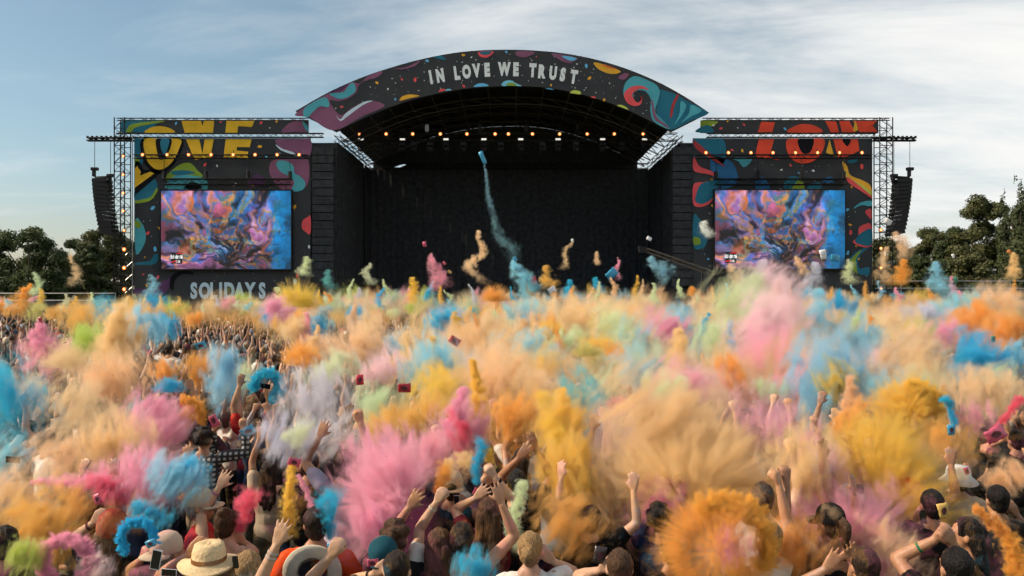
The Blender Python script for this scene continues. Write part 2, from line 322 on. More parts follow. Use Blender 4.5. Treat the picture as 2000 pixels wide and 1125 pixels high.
def drape(name, A, B, z0, z1, m, amp=0.12, wave=0.55, seg=None):
    """hanging cloth with vertical folds from A to B"""
    A, B = Vector(A), Vector(B); L = (B-A).length; n = seg or max(6, int(L/0.16)); d = (B-A)/L; nrm = Vector((-d.y, d.x, 0)); ph = random.uniform(0, 9)
    vs = []; fs = []
    for j, z in enumerate((z0, (z0+z1)/2, z1)):
        for i in range(n+1):
            t = i/n*L; o = amp*(1-0.25*j)*(math.sin(t/wave*2*math.pi+ph)+0.4*math.sin(t/wave*3.7+ph*2)); p = A+d*t+nrm*o*0.6
            vs.append((p.x, p.y, z))
    for j in range(2):
        for i in range(n): a = j*(n+1)+i; fs.append((a, a+1, a+n+2, a+n+1))
    o = obj(name, mesh_from(name, vs, fs, [m], True)); return SP(o)
XL, XR = -12.75, 12.25
def stage_body():
    SP(box('stage_deck', -13.5, 13, YS+0.2, YB+1, 0.0, 1.55, M_black))
    SP(box('deck_skirt', -13.6, 13.1, YS+0.05, YS+0.2, 0.0, 1.5, M_black))
    SP(box('rear_light_block', XL-0.4, XR+0.4, YB+0.45, YB+0.6, 0.05, 14.1, M_black))  # added unseen behind the drapes, blocks bright sky in their gaps
    n = 9; w = (XR-XL)/n
    for i in range(n): drape('back_drape', (XL+i*w, YB-0.06*(i % 2), 0), (XL+(i+1)*w, YB-0.06*(i % 2), 0), 1.5, 14.1, M_black, 0.10, 0.6)
    for X in (XL-0.35, XR+0.25): SP(box('side_light_block', X, X+0.1, YS+0.8, YB+0.4, 0.05, 14.0, M_black))  # added outside the side drapes to stop sky light at the corners
    for X in (XL, XR):
        for i in range(4): y0 = YS+0.6+i*3.45; drape('side_drape', (X+0.04*(i % 2), y0, 0), (X+0.04*(i % 2), y0+3.45, 0), 1.5, 14.05, M_black, 0.1, 0.5)
    rt = empty('rear_truss', (0, 0, 0)); SP(rt); truss((XL, YB-0.4, 14.3), (XR, YB-0.4, 14.3), 0.45, 0.03, M_truss, rt, 0.9)
    for X in (XL, XR):
        st = empty('side_truss'); SP(st); truss((X, YS+0.5, 14.30), (X, YB-0.6, 14.30), 0.42, 0.035, M_truss, st, 1.1)
    ft = empty('front_lighting_truss'); SP(ft); z = W(0, 268, 60).z; truss((W(668, 0, 60).x, 60, z), (W(1322, 0, 60).x, 60, z), 0.55, 0.03, M_truss, ft, 0.9)
    for x in (834, 912, 937, 1028, 1055, 1128): SP(bar(W(x, 265, 60), W(x, 185, 60), 0.022, M_truss, None, 'hoist_chain', 4))
    for x, y0, y1 in ((667, 310, 520), (703, 265, 500), (714, 328, 480), (1286, 300, 400), (1308, 290, 380)): SP(bar(W(x, y0, 58.2), W(x, y1, 58.2), 0.012, M_blackmetal, None, 'hanging_cable', 4))
    for x in (834, 937, 1028, 1128):
        o = box('chain_hoist', -0.14, 0.14, -0.14, 0.14, -0.3, 0.25, M_alu if x == 834 else M_truss, None, 0.04); o.location = W(x, 250, 60); SP(o)
    # moving heads under the front truss
    for x in (705, 738, 786, 808, 840, 871, 905, 945, 978, 1017, 1060, 1090, 1125, 1177, 1215, 1259):
        bm = bmesh.new(); box_bm(bm, (0, 0, 0), (0.42, 0.3, 0.22)); box_bm(bm, (-0.19, 0, -0.3), (0.07, 0.16, 0.45)); box_bm(bm, (0.19, 0, -0.3), (0.07, 0.16, 0.45))
        g = bmesh.ops.create_uvsphere(bm, u_segments=10, v_segments=8, radius=0.2); bmesh.ops.translate(bm, vec=(0, -0.02, -0.42), verts=g['verts'])
        o = bm_obj('moving_head', bm, M_blackmetal); o.location = W(x, 281, 60); SP(o)
    # dark speaker hang beside the opening, cabinet by cabinet
    for x0, x1, yt, nb in ((610, 652, 288, 17), (1314, 1352, 288, 17)):
        for i in range(nb):
            a = W(x0, yt+i*16, YS); b = W(x1, yt+(i+1)*16-1.2, YS)
            SP(box('side_fill_cabinet', a.x, b.x, YS-0.1, YS+0.55, b.z, a.z, M_black, None, 0.02))
    SP(box('side_scaffold_cover', W(603, 0, YS).x, XL, YS+0.6, YS+0.75, 0.02, 14.0, M_black)); SP(box('side_scaffold_cover', XR, W(1358, 0, YS).x, YS+0.6, YS+0.75, 0.02, 14.0, M_black))
stage_body()

# ------------------------------------------------------------------ side wings: banners, trusses, towers, screens
def drop_shape(S, R, items):
    for x, y, m, s in items:
        a = R.uniform(0, 3); L = []
        for i in range(6):
            t = i*math.pi/3; u, v = s*math.cos(t), s*0.6*math.sin(t); L.append((x+u*math.cos(a)-v*math.sin(a), y+u*math.sin(a)+v*math.cos(a)))
        S('drop', L, m, 2)
def banner_cloth(name, x0, y0, x1, y1, Y, m):
    """printed mesh stretched on scaffold: slightly uneven sheet with real thickness"""
    a, b = W(x0, y0, Y), W(x1, y1, Y); nx, nz = 24, 14; vs = []
    for j in range(nz+1):
        for i in range(nx+1):
            x = a.x+(b.x-a.x)*i/nx; z = b.z+(a.z-b.z)*j/nz
            vs.append((x, Y+0.02+0.015*mnoise.noise((x*0.4, 0, z*0.5)), z))
    fs = [(j*(nx+1)+i, j*(nx+1)+i+1, (j+1)*(nx+1)+i+1, (j+1)*(nx+1)+i) for j in range(nz) for i in range(nx)]
    return obj(name, mesh_from(name, vs, fs, [m], True))
def wing_left():
    b = banner_cloth('printed_banner', 262, 270, 607, 655, YS, M_char); tag(b, 'tall dark printed banner with yellow LOVE letters left of the stage', 'banner')
    t = banner_cloth('printed_banner', 237, 235, 603, 260, YS, M_char); tag(t, 'narrow top strip of dark banner with tops of yellow letters', 'banner')
    K = 2.812
    def mk(par): 
        def S(nm, l, m, lay=1, smooth=True):
            o = sheet('printed_'+nm, px2(l, 150, 200, K), YS-0.012*lay, PR[m], par, 0.006, smooth); return o
        return S
    S = mk(t)
    S('swirl', [(250, 100), (360, 99), (465, 100), (430, 125), (390, 162), (300, 163), (250, 162)], 'dteal', 1)
    S('arc', [(272, 155), (300, 120), (400, 106), (468, 100), (478, 106), (400, 120), (320, 140), (300, 163), (276, 163)], 'green', 2)
    S('letter', [(378, 166), (400, 141), (450, 130), (510, 141), (532, 166)], 'yellow', 3)
    S('letter', [(575, 101), (682, 101), (690, 130), (698, 101), (755, 101), (748, 166), (592, 166)], 'yellow', 3, False)
    S('letter', [(822, 101), (975, 101), (962, 135), (886, 130), (882, 166), (816, 166)], 'yellow', 3, False)
    S('swirl', [(1124, 162), (1170, 112), (1225, 101), (1258, 120), (1270, 162), (1200, 163)], 'mauve', 1)
    S('swirl', [(1240, 103), (1268, 130), (1272, 160), (1250, 140)], 'teal', 2)
    drop_shape(S, random.Random(5), [(545, 115, 'blue', 9), (1012, 112, 'red', 10), (1098, 96+8, 'orange', 9), (790, 108, 'red', 7), (1060, 140, 'white', 4)])
    S = mk(b)
    S('swirl', [(319, 205), (345, 203), (368, 206), (364, 330), (330, 352), (319, 350)], 'dteal', 1)
    S('patch', [(319, 300), (345, 320), (330, 345), (319, 342)], 'green', 2)
    S('outline', [(356, 203), (358, 300), (390, 360), (440, 390), (500, 375), (560, 300), (583, 203), (470, 201)], 'black', 2)
    S('letter', [(372, 203), (377, 290), (400, 340), (440, 368), (490, 358), (535, 310), (563, 250), (569, 203), (470, 201)], 'yellow', 3)
    S('counter', [(435, 203), (440, 270), (455, 312), (480, 307), (510, 260), (520, 203), (480, 201)], 'black', 4)
    S('counter', [(462, 204), (464, 260), (484, 284), (503, 240), (507, 204)], 'dteal', 5)
    S('letter', [(600, 203), (672, 203), (690, 282), (702, 203), (752, 203), (735, 302), (650, 316), (635, 290)], 'yellow', 3, False)
    S('letter', [(818, 203), (960, 203), (950, 246), (880, 244), (878, 264), (940, 270), (940, 306), (805, 300)], 'yellow', 3, False)
    S('outline', [(319, 340), (345, 330), (370, 370), (440, 372), (445, 400), (330, 500), (319, 500)], 'black', 2)
    S('letter', [(319, 362), (332, 348), (352, 382), (346, 402), (405, 380), (425, 390), (319, 468)], 'yellow', 3, False)
    S('blob', [(320, 478), (400, 405), (440, 440), (435, 490), (400, 530), (350, 546), (320, 546)], 'dteal', 1)
    S('rim', [(320, 540), (400, 522), (438, 470), (442, 490), (405, 538), (350, 553), (320, 552)], 'green', 2)
    S('wave', [(490, 405), (560, 345), (620, 332), (660, 370), (690, 410), (560, 402), (500, 432)], 'green', 1)
    S('wave', [(500, 432), (560, 398), (640, 402), (708, 422), (720, 465), (690, 480), (500, 478)], 'teal', 2)
    S('wave', [(520, 380), (590, 372), (650, 385), (610, 395), (540, 400)], 'dteal', 2)
    S('disc', [(595, 470), (610, 448), (640, 438), (672, 448), (688, 470), (640, 480)], 'black', 3)
    S('blob', [(1092, 204), (1200, 203), (1283, 204), (1283, 286), (1240, 290), (1180, 270), (1120, 250)], 'mauve', 1)
    S('line', [(1092, 230), (1130, 255), (1190, 275), (1215, 300), (1180, 285), (1120, 262)], 'pale', 2)
    S('blob', [(1058, 380), (1065, 330), (1100, 312), (1200, 306), (1268, 312), (1275, 420), (1250, 470), (1200, 490), (1130, 480), (1080, 430)], 'mauve', 1)
    S('wave', [(1095, 342), (1110, 320), (1160, 325), (1190, 350), (1195, 385), (1230, 410), (1255, 440), (1245, 475), (1210, 490), (1180, 480), (1195, 440), (1170, 410), (1120, 380)], 'teal', 2)
    S('blob', [(940, 460), (960, 410), (1000, 395), (1030, 420), (1020, 455)], 'plum', 1)
    S('crescent', [(322, 645), (355, 660), (378, 720), (370, 780), (325, 832)], 'teal', 1)
    S('patch', [(322, 648), (350, 662), (348, 690), (322, 682)], 'green', 2)
    S('curl', [(325, 880), (400, 870), (425, 835), (445, 835), (448, 860), (420, 890), (330, 892)], 'dteal', 1)
    S('blob', [(1237, 690), (1240, 650), (1268, 630), (1284, 626), (1284, 720), (1260, 715)], 'red', 1)
    S('blob', [(325, 1022), (430, 1025), (460, 990), (520, 965), (510, 1010), (460, 1060), (325, 1060)], 'plum', 1)
    S('ring', [(510, 1010), (520, 955), (560, 930), (630, 930), (640, 945), (580, 945), (540, 975), (530, 1030)], 'black', 2)
    drop_shape(S, random.Random(6), [(417, 580, 'blue', 15), (390, 718, 'red', 13), (430, 805, 'blue', 15), (452, 690, 'orange', 10), (1005, 242, 'orange', 13), (1197, 573, 'orange', 12), (1275, 793, 'white', 10), (705, 342, 'red', 12), (770, 348, 'white', 7), (870, 448, 'white', 9), (965, 455, 'orange', 7), (365, 945, 'red', 7), (445, 960, 'red', 11), (383, 1005, 'orange', 9), (1210, 950, 'red', 12), (373, 850, 'orange', 6), (1040, 298, 'blue', 8), (1198, 985, 'blue', 16)])
    for i, ch in enumerate('SOLIDAYS'):
        x = [645, 703, 757, 790, 838, 893, 950, 1015]; x = [643, 702, 752, 790, 838, 893, 952, 1018][i]
        glyph(ch, 92/K/F*YS, PR['pale'], b, 'letter', W(150+x/K, 200+1034/K, YS-0.05), 0, 0.66, 0.05)
    specks(b, 268, 275, 600, 560, 130, 11)
def specks(par, x0, y0, x1, y1, n, seed):
    R = random.Random(seed); bm = bmesh.new()
    for i in range(n):
        x, y = R.uniform(x0, x1), R.uniform(y0, y1); s = R.choice([0.4, 0.5, 0.7]); a = R.uniform(0, 3)
        bm.faces.new([bm.verts.new(W(x+s*math.cos(a+k*1.571)*(1 if k % 2 else 1.6), y+s*math.sin(a+k*1.571), YS-0.009)) for k in range(4)])
    o = bm_obj('printed_specks', bm, PR['white'], par); o['kind'] = 'stuff'
def wing_right():
    b = banner_cloth('printed_banner', 1353, 270, 1704, 655, YS, M_char); tag(b, 'tall dark printed banner with red LOVE letters right of the stage', 'banner')
    t = banner_cloth('printed_banner', 1368, 235, 1716, 260, YS, M_char); tag(t, 'narrow top strip of dark banner with tops of red letters', 'banner')
    K = 2.812
    def mk(par):
        def S(nm, l, m, lay=1, smooth=True): return sheet('printed_'+nm, px2(l, 1320, 200, K), YS-0.012*lay, PR[m], par, 0.006, smooth)
        return S
    S = mk(t)
    S('leaf', [(140, 102), (230, 105), (200, 130), (150, 142)], 'green', 1)
    S('letter', [(470, 106), (545, 110), (530, 163), (450, 163)], 'tomato', 2, False)
    S('letter', [(615, 164), (650, 131), (710, 118), (770, 131), (800, 164)], 'tomato', 2)
    S('letter', [(820, 102), (880, 104), (896, 164), (850, 164)], 'tomato', 2, False)
    S('letter', [(898, 102), (952, 101), (985, 164), (912, 164)], 'tomato', 2, False)
    S('letter', [(972, 102), (1106, 101), (1080, 125), (1108, 163), (1010, 163)], 'tomato', 2, False)
    S('drop', [(985, 104), (1000, 150), (975, 155)], 'orange', 3)
    S('wave', [(110, 163), (130, 140), (180, 125), (205, 163)], 'dteal', 2)
    drop_shape(S, random.Random(8), [(600, 145, 'blue', 10), (248, 143, 'red', 11), (375, 122, 'red', 9), (285, 102, 'orange', 8), (206, 126, 'white', 7), (340, 140, 'white', 4)])
    S = mk(b)
    S('wave', [(98, 203), (180, 202), (260, 204), (275, 280), (255, 340), (200, 320), (130, 270), (98, 240)], 'dteal', 1)
    S('streak', [(98, 212), (112, 216), (262, 345), (235, 335), (130, 270), (98, 235)], 'dred', 2)
    S('wave', [(195, 300), (300, 320), (340, 400), (325, 450), (240, 478), (200, 400)], 'dblue', 1)
    S('wave', [(300, 306), (412, 306), (400, 340), (370, 355), (340, 322)], 'teal', 1)
    S('petal', [(100, 300), (130, 350), (200, 380), (235, 415), (180, 395), (100, 375)], 'red', 3)
    S('petal', [(97, 452), (160, 436), (240, 418), (236, 472), (200, 540), (150, 572), (97, 560)], 'red', 1)
    S('petal', [(108, 520), (140, 447), (240, 424), (232, 472), (198, 528), (150, 556), (112, 548)], 'dteal', 2)
    S('blob', [(97, 620), (130, 640), (160, 690), (175, 750), (150, 800), (97, 790)], 'dteal', 1)
    S('patch', [(97, 740), (130, 745), (135, 775), (100, 782)], 'green', 2)
    S('letter', [(455, 203), (540, 203), (515, 295), (570, 318), (435, 297)], 'tomato', 2, False)
    S('letter', [(614, 203), (610, 260), (635, 310), (690, 335), (750, 325), (800, 280), (814, 203), (715, 201)], 'tomato', 2)
    S('counter', [(672, 203), (675, 240), (700, 280), (740, 270), (758, 203), (715, 201)], 'black', 3)
    S('letter', [(845, 203), (867, 290), (885, 300), (825, 275)], 'orange', 2, False)
    S('letter', [(865, 203), (1000, 203), (1008, 265), (940, 300), (890, 300)], 'tomato', 3, False)
    S('counter', [(915, 204), (960, 204), (945, 240), (930, 230)], 'black', 4)
    S('dome', [(595, 478), (600, 430), (640, 404), (690, 420), (705, 478), (650, 482)], 'dteal', 1)
    S('dome', [(640, 480), (660, 440), (690, 425), (706, 478)], 'green', 2)
    S('dome', [(440, 480), (442, 420), (470, 408), (500, 430), (515, 478)], 'dblue', 1)
    S('dome', [(720, 480), (740, 450), (790, 440), (805, 480)], 'dteal', 1)
    S('dome', [(805, 440), (830, 410), (860, 412), (868, 440)], 'dblue', 1)
    S('ribbon', [(915, 325), (940, 350), (960, 400), (1030, 430), (1070, 460), (1072, 518), (1020, 480), (950, 440), (925, 380)], 'orange', 1)
    S('ribbon', [(930, 365), (955, 415), (1025, 455), (1071, 490), (1072, 508), (1015, 470), (950, 432)], 'lime', 2)
    S('ribbon', [(940, 408), (1000, 450), (1072, 512), (1072, 524), (1010, 482), (950, 442)], 'red', 3)
    S('leaf', [(945, 320), (1000, 310), (985, 330), (955, 335)], 'dteal', 1)
    S('crescent', [(975, 585), (1010, 552), (1072, 540), (1072, 570), (1020, 565)], 'teal', 1)
    S('blob', [(1040, 600), (1060, 585), (1073, 590), (1073, 640), (1055, 625)], 'red', 1)
    S('blob', [(972, 765), (1000, 738), (1005, 690), (1040, 668), (1073, 674), (1073, 788), (1010, 790)], 'red', 1)
    S('blob', [(985, 762), (1012, 722), (1073, 695), (1073, 782), (1012, 780)], 'dteal', 2)
    S('swirl', [(950, 870), (990, 820), (1068, 792), (1020, 830), (1000, 870), (1010, 912), (1060, 905), (1060, 950), (1000, 940), (960, 910)], 'dteal', 1)
    S('swirl', [(955, 880), (985, 835), (1020, 812), (990, 860), (995, 920), (1000, 940), (965, 915)], 'green', 2)
    drop_shape(S, random.Random(9), [(365, 265, 'orange', 10), (630, 345, 'red', 9), (755, 375, 'white', 9), (580, 370, 'white', 7), (678, 388, 'blue', 9), (1022, 352, 'red', 15), (940, 590, 'blue', 13), (958, 672, 'orange', 10), (960, 714, 'red', 15), (945, 826, 'blue', 13), (990, 790, 'orange', 6), (965, 465, 'orange', 8), (195, 425, 'orange', 10), (200, 568, 'orange', 9), (1005, 860, 'orange', 7), (310, 262, 'red', 10), (185, 610, 'white', 4), (178, 860, 'blue', 8)])
    specks(b, 1358, 275, 1698, 540, 130, 12)
wing_left(); wing_right()

# LED screens: the live picture is light from the screen itself, held as colours on a fine grid
def screen_picture(nx=200, ny=122):
    g = np.random.default_rng(21); X, Yv = np.meshgrid(np.linspace(0, 1, nx), np.linspace(0, 1, ny))   # Yv 0 = top
    img = np.zeros((ny, nx, 3)); img[:] = np.array([44, 30, 40])/255
    asp = 1.65
    def vnoise(s, seed):
        r = np.random.default_rng(seed); G = r.random((int(s)+3, int(s*asp)+3)); u = X*s*asp; v = Yv*s; i = v.astype(int); j = u.astype(int); fu = u-j; fv = v-i; fu = fu*fu*(3-2*fu); fv = fv*fv*(3-2*fv)
        return (G[i, j]*(1-fu)+G[i, j+1]*fu)*(1-fv)+(G[i+1, j]*(1-fu)+G[i+1, j+1]*fu)*fv
    n1 = sum(vnoise(4*2**k, 3+k)*0.5**k for k in range(5))/1.94-0.5; n2 = sum(vnoise(4*2**k, 33+k)*0.5**k for k in range(5))/1.94-0.5
    XX = X+n1*0.22; YY = Yv+n2*0.3
    def blob(cx, cy, rx, ry, col, a=1.0, ang=0.0):
        dx = (XX-cx)*asp; dy = (YY-cy); c, s = math.cos(ang), math.sin(ang); u = (dx*c+dy*s)/rx; v = (-dx*s+dy*c)/ry
        d = np.sqrt(u*u+v*v)+n1*0.8+n2*0.7; k = np.clip((1.1-d)/0.5, 0, 1)*a; k = (k*k*(3-2*k))[..., None]
        img[:] = img*(1-k)+np.array(col)/255*k*(0.8+0.5*n2[..., None]+0.4*n1[..., None])
    lil, blu, org, pnk, yel, dk, sal, cyn, ppl = (150, 140, 205), (42, 140, 196), (216, 134, 62), (196, 128, 176), (226, 170, 80), (28, 20, 26), (198, 116, 92), (24, 150, 200), (128, 110, 178)
    blob(0.12, 0.12, 0.28, 0.2, pnk); blob(0.2, 0.35, 0.22, 0.3, lil); blob(0.08, 0.22, 0.14, 0.08, sal, 0.9, 0.5); blob(0.25, 0.55, 0.16, 0.25, ppl, 1, 0.3); blob(0.05, 0.55, 0.12, 0.12, dk); blob(0.1, 0.68, 0.14, 0.12, blu); blob(0.08, 0.92, 0.2, 0.12, pnk)
    blob(0.33, 0.15, 0.2, 0.12, lil); blob(0.45, 0.1, 0.16, 0.2, pnk, 1, 1.3); blob(0.27, 0.2, 0.14, 0.07, org, .9, .7)
    blob(0.6, 0.12, 0.2, 0.2, blu); blob(0.7, 0.05, 0.16, 0.1, (120, 160, 200)); blob(0.5, 0.18, 0.05, 0.16, yel, 1, -0.3); blob(0.53, 0.05, 0.04, 0.06, yel)
    blob(0.78, 0.35, 0.22, 0.32, ppl); blob(0.85, 0.25, 0.2, 0.2, lil); blob(0.72, 0.6, 0.14, 0.2, pnk, .7); blob(0.95, 0.5, 0.16, 0.75, cyn); blob(0.93, 0.05, 0.2, 0.1, cyn)
    blob(0.62, 0.8, 0.4, 0.25, dk, .8); blob(0.45, 0.5, 0.14, 0.3, dk, .8)
    blob(0.37, 0.65, 0.06, 0.3, blu, 1, -0.3); blob(0.42, 0.8, 0.12, 0.16, blu, 1, 0.6); blob(0.56, 0.25, 0.05, 0.3, blu, 1, 0.2); blob(0.2, 0.72, 0.16, 0.14, yel); blob(0.3, 0.88, 0.2, 0.1, ppl, .9); blob(0.2, 0.9, 0.08, 0.14, org)
    for i in range(420):   # arms and people: short strokes round the middle
        a = g.uniform(-2.8, -0.3) if i % 3 else g.uniform(0, 6.28); r = abs(g.normal(0.30, 0.17)); cx, cy2 = 0.52+r*math.cos(a)*0.85, 0.80+r*math.sin(a)*0.95
        col = [(168, 98, 76), (150, 82, 62), dk, dk, dk, (96, 56, 50), (176, 112, 60), (70, 100, 116), (190, 168, 150), (120, 36, 40), (60, 40, 50), ppl, (40, 110, 150)][g.integers(13)]
        L = g.uniform(0.012, 0.05); wd = g.uniform(0.006, 0.017); an = a+g.normal(0, 0.8)
        dx = (X+n2*0.05-cx)*asp; dy = Yv+n1*0.05-cy2; c, s = math.cos(an), math.sin(an); u = (dx*c+dy*s)/L; v = (-dx*s+dy*c)/wd; k = np.clip(1.35-np.sqrt(u*u+v*v), 0, 1)[..., None]*g.uniform(0.5, 1.0)
        img[:] = img*(1-k)+np.array(col)/255*k*(0.85+0.5*n1[..., None])
    for cx, cy2, rx, ry, cl, an in ((0.40, 0.62, 0.05, 0.22, blu, -0.35), (0.45, 0.82, 0.1, 0.12, blu, 0.5), (0.55, 0.3, 0.05, 0.26, blu, 0.2), (0.30, 0.35, 0.06, 0.2, lil, -0.6), (0.74, 0.35, 0.07, 0.22, lil, 0.5), (0.5, 0.28, 0.03, 0.16, yel, -0.25), (0.36, 0.3, 0.05, 0.1, org, -0.7), (0.2, 0.72, 0.12, 0.1, yel, 0.2)): blob(cx, cy2, rx, ry, cl, 0.85, an)
    f = sum(vnoise(30*2**k, 63+k)*0.6**k for k in range(2))/1.6-0.5; img[:] *= (1+0.45*f[..., None])
    blob(0.67, 0.66, 0.16, 0.035, (140, 160, 140), 1, -0.35)
    def vxy(u, v, seed):
        r = np.random.default_rng(seed); G = r.random((128, 128)); i = np.floor(v).astype(int); j = np.floor(u).astype(int); fu = u-j; fv = v-i; fu = fu*fu*(3-2*fu); fv = fv*fv*(3-2*fv); i %= 127; j %= 127
        return (G[i, j]*(1-fu)+G[i, j+1]*fu)*(1-fv)+(G[i+1, j]*(1-fu)+G[i+1, j+1]*fu)*fv
    dx = (X-0.52)*asp+n1*0.4; dy = Yv-0.95+n2*0.4; a = np.arctan2(dy, dx)*5+40; r = np.sqrt(dx*dx+dy*dy)
    hue = 0.7*vxy(a*0.9, r*4+20, 5)+0.3*vxy(a*2.4, r*9+20, 6); sh = 0.6*vxy(a*1.5, r*6+20, 8)+0.4*vxy(a*4, r*14+20, 9)
    pal = np.array([(205, 150, 196), (232, 196, 206), (214, 146, 92), (150, 140, 200), (52, 150, 200), (186, 172, 214), (226, 172, 92), (92, 156, 196), (200, 128, 150)])/255
    q = np.clip((hue-0.22)/0.56, 0, 0.999)*(len(pal)-1); k0 = q.astype(int); f0 = (q-k0)[..., None]; st = pal[k0]*(1-f0)+pal[np.minimum(k0+1, len(pal)-1)]*f0
    st = st*(0.72+0.62*sh[..., None]); dark = np.clip((0.50-sh)*4+np.clip(0.42-r, 0, 1)*2.4-0.25, 0, 0.92)[..., None]; st = st*(1-dark)+np.array([30, 22, 30])/255*dark
    edge = np.clip((X-0.86+n1*0.2)*9, 0, 0.85)[..., None]; st = st*(1-edge)+np.array([40, 158, 204])/255*edge*(0.85+0.4*n2[..., None])
    wgt = np.clip(1.1-np.clip(0.36-r, 0, 1)*2.6, 0.12, 0.55)[..., None]; img[:] = img*(1-wgt)+st*wgt
    return np.clip(np.clip(img, 0, 1)**1.5*1.12-0.01, 0.01, 1)
def screens():
    nx, ny = 200, 122; img = screen_picture(nx, ny); lin = np.where(img <= 0.04045, img/12.92, ((img+0.055)/1.055)**2.4)
    m = bpy.data.materials.new('screen_light'); m.use_nodes = True; nt = m.node_tree; p = nt.nodes['Principled BSDF']; p.inputs['Base Color'].default_value = (0.01, 0.01, 0.01, 1); p.inputs['Roughness'].default_value = 0.5
    at = nt.nodes.new('ShaderNodeAttribute'); at.attribute_name = 'picture'; nt.links.new(at.outputs['Color'], p.inputs['Emission Color']); p.inputs['Emission Strength'].default_value = 0.92
    Wd, Hh = 252/F*YS, 152/F*YS
    vs = [((i/(nx-1)-0.5)*Wd, 0, (0.5-j/(ny-1))*Hh) for j in range(ny) for i in range(nx)]; fs = [(j*nx+i, (j+1)*nx+i, (j+1)*nx+i+1, j*nx+i+1) for j in range(ny-1) for i in range(nx-1)]
    me = mesh_from('screen_face', vs, fs, [m]); ca = me.color_attributes.new('picture', 'FLOAT_COLOR', 'POINT')
    c4 = np.ones((ny*nx, 4), np.float32); c4[:, :3] = lin.reshape(-1, 3); ca.data.foreach_set('color', c4.ravel())
    for cx, cyy, side in ((441.5, 449, 'left'), (1523.5, 448, 'right')):
        c = W(cx, cyy, YS-0.35); e = empty('video_screen', c); tag(e, f'large lit video screen showing the powder crowd on the {"yellow" if side=="left" else "red"}-lettered banner', 'screen', 'video screens beside the stage')
        obj('screen_face', me, e)
        fr = 0.09
        for nm, b in (('frame', (-Wd/2-fr, Wd/2+fr, Hh/2, Hh/2+fr)), ('frame', (-Wd/2-fr, Wd/2+fr, -Hh/2-fr, -Hh/2)), ('frame', (-Wd/2-fr, -Wd/2, -Hh/2, Hh/2)), ('frame', (Wd/2, Wd/2+fr, -Hh/2, Hh/2))): box(nm, b[0], b[1], -0.03, 0.28, b[2], b[3], M_blackmetal, e)
        box('back_casing', -Wd/2, Wd/2, 0.03, 0.28, -Hh/2, Hh/2, M_blackmetal, e)
        lx, lz = (-0.38*Wd, -0.36*Hh)
        box('logo_panel', lx-0.40, lx+0.40, -0.012, -0.004, lz-0.40, lz+0.40, emat('logo_black', (0.006, 0.005, 0.006), 0.3), e)
        mw = MATS.get('logo_white') or emat('logo_white', (0.8, 0.8, 0.8), 0.7); mr = MATS.get('logo_red') or emat('logo_red', (0.5, 0.02, 0.02), 0.8)
        for txt, z, h, w in (('Solidarité', 0.10, 0.30, 0.085), ('Sida', -0.22, 0.22, 0.08)):
            for i, ch in enumerate(txt): glyph(ch, h*(1 if ch in 'SldtéA' else 0.75), mw, e, 'logo_letter', (lx+(i-len(txt)/2+0.5)*w+(0.1 if txt == 'Sida' else 0), -0.02, lz+z-(0 if ch in 'Sldté' else 0.03)), 0, 0.5, 0.03)
        for q in ([(-0.1, 0.3), (0.25, 0.38), (0.55, 0.22), (0.3, 0.30)], [(-0.55, -0.33), (-0.2, -0.2), (0.1, -0.22), (-0.2, -0.30)]):
            k = catmull([(x, 0, z) for x, z in q], 5); obj('logo_ribbon', mesh_from('logo_ribbon', [(lx+p.x, -0.025, lz+p.z) for p in k], [tuple(range(len(k)))], [mr]), e)
        # hoist points over the screen
        for i in range(8): bar((-Wd/2+0.4+i*(Wd-0.8)/7, 0.1, Hh/2+fr), (-Wd/2+0.4+i*(Wd-0.8)/7, 0.1, Hh/2+0.38), 0.03, M_truss, e, 'hanger', 4)
screens()

